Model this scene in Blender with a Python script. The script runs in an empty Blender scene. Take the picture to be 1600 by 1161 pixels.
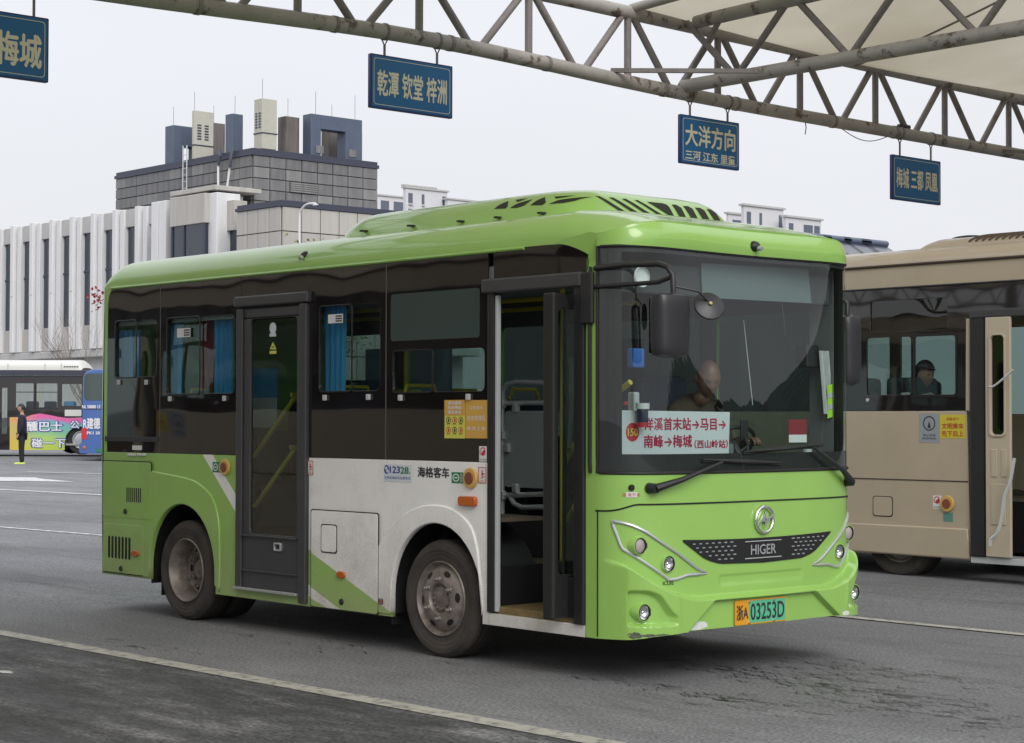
import bpy, bmesh, math, random
from mathutils import Vector, Matrix
from mathutils.bvhtree import BVHTree
random.seed(7)
PI = math.pi
scn = bpy.context.scene
COL = scn.collection
# ---------------------------------------------------------------- camera
cd = bpy.data.cameras.new('camera'); cam = bpy.data.objects.new('camera', cd); COL.objects.link(cam)
cd.sensor_width = 36; cd.lens = 66.42; cd.clip_start = .1; cd.clip_end = 4000
cam.matrix_world = Matrix(((0.668782,0.017227,0.743259,7.6316),(0.743455,-0.018458,-0.668531,-7.8649),(0.002202,0.999681,-0.025152,1.5531),(0,0,0,1)))
scn.camera = cam
# ---------------------------------------------------------------- overcast daylight
SUN_EL, SUN_AZ = 34, -22          # degrees; azimuth from +x towards +y
world = bpy.data.worlds.new('World'); scn.world = world; world.use_nodes = True
nt = world.node_tree; nt.nodes.clear()
wo = nt.nodes.new('ShaderNodeOutputWorld'); bg = nt.nodes.new('ShaderNodeBackground')
sky = nt.nodes.new('ShaderNodeTexSky'); sky.sky_type = 'NISHITA'; sky.sun_disc = False
sky.sun_elevation = math.radians(SUN_EL); sky.sun_rotation = math.radians(90 - SUN_AZ)
sky.air_density = 1.0; sky.dust_density = 4.0
tc = nt.nodes.new('ShaderNodeTexCoord'); sep = nt.nodes.new('ShaderNodeSeparateXYZ')
nt.links.new(tc.outputs['Generated'], sep.inputs[0])
ramp = nt.nodes.new('ShaderNodeValToRGB')       # overcast cloud layer: paler and brighter towards the zenith
ramp.color_ramp.elements[0].position = 0.0; ramp.color_ramp.elements[0].color = (6.7, 6.78, 7.1, 1)
ramp.color_ramp.elements[1].position = .8; ramp.color_ramp.elements[1].color = (11.6, 11.9, 12.5, 1)
e = ramp.color_ramp.elements.new(.25); e.color = (7.3, 7.38, 7.72, 1)
nt.links.new(sep.outputs['Z'], ramp.inputs[0])
nz = nt.nodes.new('ShaderNodeTexNoise'); nz.inputs['Scale'].default_value = 2.2; nz.inputs['Detail'].default_value = 5
mp = nt.nodes.new('ShaderNodeMapping'); mp.inputs['Scale'].default_value = (1, 1, 3)
nt.links.new(tc.outputs['Generated'], mp.inputs[0]); nt.links.new(mp.outputs[0], nz.inputs['Vector'])
mr = nt.nodes.new('ShaderNodeMapRange'); mr.inputs['To Min'].default_value = .92; mr.inputs['To Max'].default_value = 1.08
nt.links.new(nz.outputs['Fac'], mr.inputs['Value'])
mul = nt.nodes.new('ShaderNodeMixRGB'); mul.blend_type = 'MULTIPLY'; mul.inputs[0].default_value = 1
nt.links.new(ramp.outputs[0], mul.inputs[1]); nt.links.new(mr.outputs[0], mul.inputs[2])
mx = nt.nodes.new('ShaderNodeMixRGB'); mx.inputs[0].default_value = .92
nt.links.new(sky.outputs[0], mx.inputs[1]); nt.links.new(mul.outputs[0], mx.inputs[2])
nt.links.new(mx.outputs[0], bg.inputs['Color']); bg.inputs['Strength'].default_value = .104
nt.links.new(bg.outputs[0], wo.inputs[0])
sl = bpy.data.lights.new('sun', 'SUN'); sl.energy = 1.3; sl.angle = math.radians(35); sl.color = (1, .97, .93)
so = bpy.data.objects.new('sun', sl); COL.objects.link(so)
_e, _a = math.radians(SUN_EL), math.radians(SUN_AZ)
so.rotation_euler = Vector((math.cos(_e)*math.cos(_a), math.cos(_e)*math.sin(_a), math.sin(_e))).to_track_quat('Z', 'Y').to_euler()
scn.view_settings.view_transform = 'Standard'; scn.view_settings.look = 'None'
scn.view_settings.exposure = .28; scn.view_settings.gamma = 1; scn.view_settings.use_curve_mapping = False

# ---------------------------------------------------------------- helpers
def M(name, col, rough=.5, metal=0, coat=0, spec=.5, var=0, vscale=6, bump=0, bscale=80, stain=None, sscale=3, slo=.5, shi=.7, samt=.6, emit=None, vec=(1,1,1), rvar=0):
    m = bpy.data.materials.new(name); m.use_nodes = True
    n = m.node_tree.nodes; l = m.node_tree.links; b = n['Principled BSDF']
    b.inputs['Base Color'].default_value = (*col, 1); b.inputs['Roughness'].default_value = rough
    b.inputs['Metallic'].default_value = metal; b.inputs['Coat Weight'].default_value = coat; b.inputs['Coat Roughness'].default_value = .06
    b.inputs['Specular IOR Level'].default_value = spec
    co = n.new('ShaderNodeTexCoord'); mp = n.new('ShaderNodeMapping'); mp.inputs['Scale'].default_value = vec
    l.new(co.outputs['Object'], mp.inputs[0])
    out = None
    if var:
        t = n.new('ShaderNodeTexNoise'); t.inputs['Scale'].default_value = vscale; t.inputs['Detail'].default_value = 6; t.inputs['Roughness'].default_value = .65
        l.new(mp.outputs[0], t.inputs['Vector'])
        r = n.new('ShaderNodeMapRange'); r.inputs['From Min'].default_value = .25; r.inputs['From Max'].default_value = .75
        r.inputs['To Min'].default_value = 1-var; r.inputs['To Max'].default_value = 1+var; l.new(t.outputs['Fac'], r.inputs['Value'])
        x = n.new('ShaderNodeMixRGB'); x.blend_type = 'MULTIPLY'; x.inputs[0].default_value = 1; x.inputs[1].default_value = (*col, 1)
        l.new(r.outputs[0], x.inputs[2]); out = x.outputs[0]
    if stain:
        t = n.new('ShaderNodeTexNoise'); t.inputs['Scale'].default_value = sscale; t.inputs['Detail'].default_value = 8; t.inputs['Roughness'].default_value = .7
        l.new(mp.outputs[0], t.inputs['Vector'])
        r = n.new('ShaderNodeMapRange'); r.inputs['From Min'].default_value = slo; r.inputs['From Max'].default_value = shi
        r.inputs['To Max'].default_value = samt; l.new(t.outputs['Fac'], r.inputs['Value'])
        x = n.new('ShaderNodeMixRGB'); l.new(r.outputs[0], x.inputs[0]); x.inputs[2].default_value = (*stain, 1)
        if out: l.new(out, x.inputs[1])
        else: x.inputs[1].default_value = (*col, 1)
        out = x.outputs[0]
    if out: l.new(out, b.inputs['Base Color'])
    if rvar:
        t = n.new('ShaderNodeTexNoise'); t.inputs['Scale'].default_value = vscale*1.7; t.inputs['Detail'].default_value = 5
        l.new(mp.outputs[0], t.inputs['Vector']); r = n.new('ShaderNodeMapRange'); r.inputs['From Min'].default_value = .3; r.inputs['From Max'].default_value = .7
        r.inputs['To Min'].default_value = max(0, rough-rvar); r.inputs['To Max'].default_value = min(1, rough+rvar)
        l.new(t.outputs['Fac'], r.inputs['Value']); l.new(r.outputs[0], b.inputs['Roughness'])
    if bump:
        t = n.new('ShaderNodeTexNoise'); t.inputs['Scale'].default_value = bscale; t.inputs['Detail'].default_value = 3
        l.new(mp.outputs[0], t.inputs['Vector']); bp = n.new('ShaderNodeBump'); bp.inputs['Strength'].default_value = bump; bp.inputs['Distance'].default_value = .01
        l.new(t.outputs['Fac'], bp.inputs['Height']); l.new(bp.outputs[0], b.inputs['Normal'])
    if emit:
        b.inputs['Emission Color'].default_value = (*emit[:3], 1); b.inputs['Emission Strength'].default_value = emit[3]
    return m

def glass(name, tint, refl=1.0, ior=1.5, rough=0.0, wave=0):
    m = bpy.data.materials.new(name); m.use_nodes = True
    n = m.node_tree.nodes; l = m.node_tree.links; n.clear()
    o = n.new('ShaderNodeOutputMaterial'); t = n.new('ShaderNodeBsdfTransparent'); t.inputs[0].default_value = (*tint, 1)
    g = n.new('ShaderNodeBsdfGlossy'); g.inputs['Roughness'].default_value = rough
    f = n.new('ShaderNodeFresnel'); f.inputs['IOR'].default_value = ior
    k = n.new('ShaderNodeMath'); k.operation = 'MULTIPLY'; k.inputs[1].default_value = refl; k.use_clamp = True
    x = n.new('ShaderNodeMixShader'); l.new(f.outputs[0], k.inputs[0])
    ge = n.new('ShaderNodeNewGeometry'); iv = n.new('ShaderNodeMath'); iv.operation = 'SUBTRACT'; iv.inputs[0].default_value = 1; l.new(ge.outputs['Backfacing'], iv.inputs[1])
    k2 = n.new('ShaderNodeMath'); k2.operation = 'MULTIPLY'; l.new(k.outputs[0], k2.inputs[0]); l.new(iv.outputs[0], k2.inputs[1]); l.new(k2.outputs[0], x.inputs[0])   # only the outer skin mirrors
    l.new(t.outputs[0], x.inputs[1]); l.new(g.outputs[0], x.inputs[2]); l.new(x.outputs[0], o.inputs[0])
    if wave:
        c = n.new('ShaderNodeTexCoord'); w = n.new('ShaderNodeTexNoise'); w.inputs['Scale'].default_value = 1.6; w.inputs['Detail'].default_value = 1
        bp = n.new('ShaderNodeBump'); bp.inputs['Strength'].default_value = 1; bp.inputs['Distance'].default_value = wave
        l.new(c.outputs['Object'], w.inputs['Vector']); l.new(w.outputs['Fac'], bp.inputs['Height']); l.new(bp.outputs[0], g.inputs['Normal'])
    return m

def wpos(o):
    p = Vector((0, 0, 0)); R = Matrix.Identity(4)
    return o.matrix_basis if o.parent is None else wpos(o.parent) @ o.matrix_basis
def link(name, me, mat, parent=None, smooth=False, world=True, kind=None):
    o = bpy.data.objects.new(name, me); COL.objects.link(o)
    if mat is not None:
        me.materials.clear()
        for q in (mat if isinstance(mat, (list, tuple)) else [mat]): me.materials.append(q)
    if smooth: me.polygons.foreach_set('use_smooth', [True]*len(me.polygons))
    if parent is not None:
        o.parent = parent
        if world: o.matrix_basis = wpos(parent).inverted()
    if kind: o['kind'] = kind
    return o
def empty(name, loc, rz=0):
    o = bpy.data.objects.new(name, None); COL.objects.link(o); o.location = loc; o.rotation_euler.z = rz; o.empty_display_size = .2
    o.matrix_basis = Matrix.Translation(loc) @ Matrix.Rotation(rz, 4, 'Z')
    return o
def sub(name, parent):
    o = bpy.data.objects.new(name, None); COL.objects.link(o); o.parent = parent; return o
def tag(o, label=None, cat=None, group=None, kind=None):
    if label: o['label'] = label
    if cat: o['category'] = cat
    if group: o['group'] = group
    if kind: o['kind'] = kind
    return o
def kids(o): return [c for c in bpy.data.objects if c.parent == o]
def dup(o, parent=None):
    c = o.copy(); COL.objects.link(c); c.parent = parent
    for k in kids(o): dup(k, c)
    return c

class MB:
    def __init__(s): s.v = []; s.f = []
    def add(s, vs, fs):
        b = len(s.v); s.v += [tuple(v) for v in vs]; s.f += [tuple(i+b for i in f) for f in fs]; return s
    def box(s, a, b, R=None, at=None):
        x0, y0, z0 = a; x1, y1, z1 = b
        vs = [Vector(p) for p in ((x0,y0,z0),(x1,y0,z0),(x1,y1,z0),(x0,y1,z0),(x0,y0,z1),(x1,y0,z1),(x1,y1,z1),(x0,y1,z1))]
        if R is not None: vs = [R @ v for v in vs]
        if at is not None: vs = [v+Vector(at) for v in vs]
        return s.add(vs, [(0,3,2,1),(4,5,6,7),(0,1,5,4),(1,2,6,5),(2,3,7,6),(3,0,4,7)])
    def cyl(s, p, q, r, r2=None, n=12, cap=True):
        p, q = Vector(p), Vector(q); d = (q-p).normalized(); a = d.orthogonal().normalized(); b = d.cross(a); r2 = r if r2 is None else r2
        vs = [p+(a*math.cos(2*PI*i/n)+b*math.sin(2*PI*i/n))*r for i in range(n)]+[q+(a*math.cos(2*PI*i/n)+b*math.sin(2*PI*i/n))*r2 for i in range(n)]
        fs = [(i,(i+1)%n,n+(i+1)%n,n+i) for i in range(n)]
        if cap: fs += [tuple(range(n-1,-1,-1)), tuple(range(n,2*n))]
        return s.add(vs, fs)
    def tube(s, pts, r, n=8, closed=False, rr=None, flat=1.0):
        pts = [Vector(p) for p in pts]; N = len(pts); vs = []; prev = None
        for i, p in enumerate(pts):
            a = pts[i-1] if (i > 0 or closed) else p; b = pts[(i+1) % N] if (i < N-1 or closed) else p
            d = (b-a).normalized()
            if prev is None: u = d.orthogonal().normalized()
            else:
                u = prev-d*prev.dot(d); u = u.normalized() if u.length > 1e-6 else d.orthogonal().normalized()
            prev = u; w = d.cross(u); ri = rr[i] if rr else r
            vs += [p+(u*math.cos(2*PI*k/n)+w*math.sin(2*PI*k/n)*flat)*ri for k in range(n)]
        fs = []
        for i in range(N if closed else N-1):
            j = (i+1) % N
            fs += [(i*n+k, i*n+(k+1)%n, j*n+(k+1)%n, j*n+k) for k in range(n)]
        if not closed: fs += [tuple(range(n-1,-1,-1)), tuple((N-1)*n+k for k in range(n))]
        return s.add(vs, fs)
    def lathe(s, prof, c, axis=(0,-1,0), n=48, up=(0,0,1)):   # prof: (along axis, radius)
        c = Vector(c); d = Vector(axis).normalized(); u = Vector(up); u = (u-d*u.dot(d)).normalized(); w = d.cross(u); vs = []
        for (h, r) in prof: vs += [c+d*h+(u*math.cos(2*PI*k/n)+w*math.sin(2*PI*k/n))*r for k in range(n)]
        fs = []
        for i in range(len(prof)-1): fs += [(i*n+k, i*n+(k+1)%n, (i+1)*n+(k+1)%n, (i+1)*n+k) for k in range(n)]
        return s.add(vs, fs)
    def grid(s, fn, nu, nv, keep=None):
        vs = [fn(i/nu, j/nv) for j in range(nv+1) for i in range(nu+1)]
        fs = [(j*(nu+1)+i, j*(nu+1)+i+1, (j+1)*(nu+1)+i+1, (j+1)*(nu+1)+i) for j in range(nv) for i in range(nu) if keep is None or keep((i+.5)/nu, (j+.5)/nv)]
        return s.add(vs, fs)
    def ball(s, c, r, n=16, m=10):
        c = Vector(c); rx, ry, rz = (r, r, r) if not hasattr(r, '__len__') else r
        return s.grid(lambda u, v: c+Vector((rx*math.cos(2*PI*u)*math.sin(PI*v), ry*math.sin(2*PI*u)*math.sin(PI*v), rz*math.cos(PI*v))), n, m)
    def mesh(s, bevel=0, seg=2, norm=True, weld=False):
        me = bpy.data.meshes.new('mesh'); me.from_pydata(s.v, [], s.f)
        if bevel or norm or weld:
            bm = bmesh.new(); bm.from_mesh(me)
            if weld: bmesh.ops.remove_doubles(bm, verts=bm.verts, dist=1e-5)
            if norm: bmesh.ops.recalc_face_normals(bm, faces=bm.faces)
            if bevel: bmesh.ops.bevel(bm, geom=[e for e in bm.edges if e.is_manifold and e.calc_face_angle(0) > .6], offset=bevel, segments=seg, affect='EDGES', profile=.5)
            bm.to_mesh(me); bm.free()
        return me
    def build(s, name, mat, parent=None, bevel=0, smooth=False, norm=True, kind=None, weld=False):
        o = link(name, s.mesh(bevel, norm=norm, weld=weld), mat, parent, smooth, kind=kind)
        if smooth and bevel == 0:
            o.data.set_sharp_from_angle(angle=.7)
        return o
    def tagged(s, name, mat, label, cat, group=None, origin=None, **k):
        o = s.build(name, mat, None, **k)
        if origin: o.data.transform(Matrix.Translation(-Vector(origin))); o.location = origin
        return tag(o, label, cat, group)

def curve_mesh(cu):
    o = bpy.data.objects.new('tmp', cu); COL.objects.link(o)
    dg = bpy.context.evaluated_depsgraph_get()
    me = bpy.data.meshes.new_from_object(o.evaluated_get(dg)); bpy.data.objects.remove(o); bpy.data.curves.remove(cu)
    return me
def shape_mesh(outers, holes=(), depth=.004, bevel=0):
    cu = bpy.data.curves.new('c', 'CURVE'); cu.dimensions = '2D'; cu.fill_mode = 'BOTH'; cu.extrude = max(0, depth/2-bevel); cu.bevel_depth = bevel; cu.bevel_resolution = 2; cu.offset = -bevel
    for P in list(outers)+list(holes):
        sp = cu.splines.new('POLY'); sp.points.add(len(P)-1); sp.use_cyclic_u = True
        for i, p in enumerate(P): sp.points[i].co = (p[0], p[1], 0, 1)
    return curve_mesh(cu)
def side(y, s=-1):      # plane facing -y (s=-1) or +y: u = x, v = z
    return lambda u, v, w: (u, y+s*w, v)
def facing(x):          # plane facing +x: u = y, v = z
    return lambda u, v, w: (x+w, u, v)
def mapped(me, fn):
    for v in me.vertices: v.co = fn(*v.co)
    bm = bmesh.new(); bm.from_mesh(me); bmesh.ops.remove_doubles(bm, verts=bm.verts, dist=1e-6); bmesh.ops.recalc_face_normals(bm, faces=bm.faces); bm.to_mesh(me); bm.free(); me.update(); return me
def plate(name, outer, fn, mat, parent=None, holes=(), depth=.004, bevel=0, base=0, **k):
    me = mapped(shape_mesh([outer], holes, depth, bevel), lambda u, v, w: fn(u, v, w+depth/2+base))
    return link(name, me, mat, parent, **k)
def rr(x0, z0, x1, z1, r=.03, n=5):
    o = []
    for cx, cz, a in ((x1-r, z1-r, 0), (x0+r, z1-r, 90), (x0+r, z0+r, 180), (x1-r, z0+r, 270)):
        o += [(cx+r*math.cos(math.radians(a+90*i/n)), cz+r*math.sin(math.radians(a+90*i/n))) for i in range(n+1)]
    return o
def circ(x, z, r, n=28, rz=None): return [(x+r*math.cos(2*PI*i/n), z+(rz or r)*math.sin(2*PI*i/n)) for i in range(n)]
def text(name, body, fn, mat, parent, x, z, size, w=None, bold=0, align='CENTER', depth=.001, lift=.0015, space=1.0):
    cu = bpy.data.curves.new('f', 'FONT'); cu.body = body; cu.size = 1; cu.align_x = align; cu.space_character = space; cu.resolution_u = 3
    me = curve_mesh(cu)
    if not len(me.vertices): return None
    V = [tuple(v.co) for v in me.vertices]; F = [tuple(p.vertices) for p in me.polygons]; bpy.data.meshes.remove(me)
    xs = [v[0] for v in V]; ys = [v[1] for v in V]
    cx, cy = (min(xs)+max(xs))/2, (min(ys)+max(ys))/2; h = max(ys)-min(ys); sx = (w/(max(xs)-min(xs))) if w else size/h; sy = size/h
    # heavier strokes: the same lettering laid over itself a few hundredths of an em apart
    offs = [(0, 0)] if not bold else [(bold, 0), (-bold, 0), (0, bold*.7), (0, -bold*.7)]
    vs, fs = [], []
    for k, (ox, oy) in enumerate(offs):
        b = len(vs); vs += [fn(x+(v[0]+ox-cx)*sx, z+(v[1]+oy-cy)*sy, lift+k*.00025) for v in V]; fs += [tuple(i+b for i in f) for f in F]
    me = bpy.data.meshes.new('t'); me.from_pydata(vs, [], fs)
    return link(name, me, mat, parent)
def cat_rom(P, n=6, closed=False):
    out = []; N = len(P)
    for i in range(N if closed else N-1):
        g = (lambda k: P[k % N]) if closed else (lambda k: P[max(0, min(N-1, k))])
        p0, p1, p2, p3 = g(i-1), g(i), g(i+1), g(i+2)
        for t in [j/n for j in range(n)]:
            out.append(tuple(.5*(2*b+(c-a)*t+(2*a-5*b+4*c-d)*t*t+(3*b-a-3*c+d)*t**3) for a, b, c, d in zip(p0, p1, p2, p3)))
    if not closed: out.append(tuple(P[-1]))
    return out
def lerp(a, b, t): return a+(b-a)*t
def sstep(a, b, x):
    t = max(0, min(1, (x-a)/(b-a))); return t*t*(3-2*t)
def interp(x, X, Y):
    if x <= X[0]: return Y[0]
    for i in range(len(X)-1):
        if x <= X[i+1]: return lerp(Y[i], Y[i+1], (x-X[i])/(X[i+1]-X[i]))
    return Y[-1]
def gz(x, y):           # the yard rises very gently away from the camera
    d = (x-7.63)*-.743+(y+7.86)*.669
    return .0062*max(0, min(d, 500)-15)
# ---------------------------------------------------------------- materials
m_asphalt = M('asphalt', (.178, .18, .188), .85, var=.22, vscale=.5, bump=.5, bscale=160, stain=(.085, .085, .088), sscale=.4, slo=.5, shi=.66, samt=.6, vec=(.6, 1.5, 1))
def fine_speckle(m, scale=120, lo=.75, hi=1.35):
    n = m.node_tree.nodes; l = m.node_tree.links; b = n['Principled BSDF']; src = b.inputs['Base Color'].links[0].from_socket
    c = n.new('ShaderNodeTexCoord'); t = n.new('ShaderNodeTexNoise'); t.inputs['Scale'].default_value = scale; t.inputs['Detail'].default_value = 2
    l.new(c.outputs['Object'], t.inputs['Vector']); r = n.new('ShaderNodeMapRange'); r.inputs['From Min'].default_value = .32; r.inputs['From Max'].default_value = .68
    r.inputs['To Min'].default_value = lo; r.inputs['To Max'].default_value = hi; l.new(t.outputs['Fac'], r.inputs['Value'])
    x = n.new('ShaderNodeMixRGB'); x.blend_type = 'MULTIPLY'; x.inputs[0].default_value = 1; l.new(src, x.inputs[1]); l.new(r.outputs[0], x.inputs[2]); l.new(x.outputs[0], b.inputs['Base Color'])
fine_speckle(m_asphalt, 48, .6, 1.45)
def worn_ground(m, bay=False):
    n = m.node_tree.nodes; l = m.node_tree.links; b = n['Principled BSDF']; src = b.inputs['Base Color'].links[0].from_socket; c = n.new('ShaderNodeTexCoord')
    def layer(src, scale, vec, lo, hi, a, z, det=8, rough=.7):
        mp = n.new('ShaderNodeMapping'); mp.inputs['Scale'].default_value = vec; l.new(c.outputs['Object'], mp.inputs[0])
        t = n.new('ShaderNodeTexNoise'); t.inputs['Scale'].default_value = scale; t.inputs['Detail'].default_value = det; t.inputs['Roughness'].default_value = rough; l.new(mp.outputs[0], t.inputs['Vector'])
        r = n.new('ShaderNodeMapRange'); r.inputs['From Min'].default_value = lo; r.inputs['From Max'].default_value = hi; r.inputs['To Min'].default_value = a; r.inputs['To Max'].default_value = z; l.new(t.outputs['Fac'], r.inputs['Value'])
        x = n.new('ShaderNodeMixRGB'); x.blend_type = 'MULTIPLY'; x.inputs[0].default_value = 1; l.new(src, x.inputs[1]); l.new(r.outputs[0], x.inputs[2]); return x.outputs[0]
    if bay:
        src = layer(src, 1.5, (.42, 1.5, 1), .49, .62, .78, 1.7, 12, .82); src = layer(src, 5, (.6, 1.4, 1), .42, .58, .72, 1.25, 10, .8); src = layer(src, .35, (.6, 1, 1), .4, .6, .8, 1.15)
        l.new(src, b.inputs['Base Color']); return
    src = layer(src, .16, (.5, 1, 1), .35, .65, .78, 1.2); src = layer(src, 1.2, (.22, 2.2, 1), .58, .68, 1, .62); src = layer(src, .5, (.25, 1.6, 1), .56, .62, 1, .8, 10, .8)
    l.new(src, b.inputs['Base Color'])
worn_ground(m_asphalt)
m_asphalt_dark = M('bay_asphalt', (.068, .069, .072), .75, var=.3, vscale=1.2, bump=.7, bscale=120, stain=(.16, .16, .16), sscale=1.7, slo=.52, shi=.64, samt=.7, vec=(.45, 1.3, 1), rvar=.15)
fine_speckle(m_asphalt_dark, 42, .5, 1.6); worn_ground(m_asphalt_dark, True)
m_line = M('road_paint', (.42, .41, .36), .7, var=.15, vscale=3, stain=(.12, .12, .115), sscale=11, slo=.50, shi=.62, samt=.8)
m_line_white = M('road_paint_white', (.6, .6, .6), .7, var=.12, vscale=3, stain=(.18, .18, .18), sscale=6, slo=.50, shi=.64, samt=.75)
m_green = M('green_paint', (.29, .525, .11), .3, coat=.7, var=.04, vscale=1.5)
m_black = M('black_plastic', (.018, .018, .02), .42, var=.2, vscale=8, bump=.08, bscale=200)
m_rubber = M('rubber', (.012, .012, .012), .6)
m_charcoal = M('charcoal_door_paint', (.05, .05, .055), .38, var=.12, vscale=3, stain=(.1, .09, .08), sscale=4, slo=.55, shi=.75, samt=.35)
m_blackglass = M('black_glass', (.006, .006, .007), .03, spec=.6, coat=0)
m_chrome = M('chrome', (.85, .86, .87), .08, metal=1)
m_silver = M('silver_paint', (.55, .57, .58), .3, metal=.6)
m_steel = M('stainless_rail', (.62, .64, .65), .35, metal=.35)
m_greyrail = M('grey_painted_rail', (.50, .52, .53), .4)
m_tyre = M('tyre', (.036, .032, .030), .85, var=.25, vscale=7, bump=.3, bscale=60, stain=(.11, .09, .075), sscale=5, slo=.4, shi=.75, samt=.5)
m_rim = M('dusty_rim', (.24, .21, .19), .5, metal=.35, var=.3, vscale=14, stain=(.09, .075, .06), sscale=8, slo=.45, shi=.65, samt=.7, bump=.05)
m_nut = M('wheel_nut', (.34, .32, .30), .35, metal=.7)
m_yellowrail = M('yellow_rail', (.62, .52, .05), .4)
m_orange = M('orange_lens', (.5, .11, .015), .2, coat=.6)
m_white = M('white_print', (.72, .72, .72), .5)
m_red = M('red_print', (.5, .03, .04), .5)
m_darkprint = M('dark_print', (.03, .03, .035), .5)
m_blueprint = M('blue_print', (.03, .05, .3), .5)
m_greenprint = M('green_print', (.015, .2, .08), .5)
m_yellowprint = M('yellow_print', (.75, .6, .1), .5)
m_curtain = M('blue_curtain', (.07, .36, .68), .8, var=.15, vscale=4, vec=(8, 8, .6))
m_seat = M('seat_fabric', (.025, .035, .06), .85, var=.2, vscale=30)
m_interior = M('interior_panel', (.38, .39, .38), .6, var=.08)
m_floor = M('vinyl_floor', (.14, .11, .08), .6, var=.2, vscale=9)
m_dash = M('dashboard', (.045, .046, .05), .6, var=.1)
m_ws = glass('windscreen_glass', (.82, .9, .88), 1.3, 1.5)
m_glass = glass('tinted_glass', (.80, .86, .85), 1.7, 1.5, wave=.004)
m_glassdoor = glass('door_glass', (.70, .78, .76), 1.9, 1.5, wave=.003)
m_clear = glass('clear_glass', (.8, .86, .84), 1.0, 1.5)
m_lamp = M('lamp_reflector', (.8, .8, .82), .12, metal=1)
m_lens = glass('lamp_lens', (.93, .93, .93), 1.0, 1.5)

# ================================================================ green city bus (right side on y=0, nose at x=0)
W = 2.2
def xf(y, z):
    d = min(abs(y-1.1), 1.1)
    x = -.02-.05*d*d-.29*(1-(1-(d/1.1)**8)**.5)
    if z > 1.235: x -= .13*min(1, (z-1.235)/1.365)**1.2*max(0, 1-(d/1.1)**2)**1.3
    return x
BZ = [0, .33, .45, .6, .66, .76, .85, .97, 1.05, 1.1]; BT = [.499, .5, .5, .501, .506, .53, .563, .626, .70, .737]
def bump_d(y, z):       # how far the bumper and its recesses stand out from the plain nose
    d = abs(y-1.1); zt = interp(d, BZ, BT)
    on = sstep(zt+.004, zt-.028, z)*(1 if d < 1.06 else sstep(1.1, 1.06, d))
    D = on*lerp(.052, .088, sstep(.45, .95, d))*(1-.35*sstep(.5, .34, z)*0)
    # number-plate recess: trapezium
    half = lerp(.47, .70, max(0, min(1, (.466-z)/.165)))
    D -= .038*sstep(.473, .460, z)*sstep(half+.012, half-.010, d)
    # fog lamp recess
    top = .545-.05*sstep(1.0, .85, d)*1.0-.10*sstep(.93, .80, d)
    r = sstep(top+.012, top-.012, z)*sstep(.34, .36, z)*sstep(.79, .84, d)*sstep(1.066, 1.05, d)
    D -= .045*r
    # crease between corner and centre fields
    D += .006*math.exp(-((d-.80+(.5-z)*.1)/.02)**2)*on*sstep(.30, .4, z)
    # gentle hollow below the badge panel
    D -= .006*sstep(.62, .6, z)*sstep(.53, .58, z)*sstep(.4, .37, d)
    return D
def onfront(off=0, bump=False):
    return lambda u, v, w: (xf(u, v)+off+w+(bump_d(u, v) if bump else 0), u, v)

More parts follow.
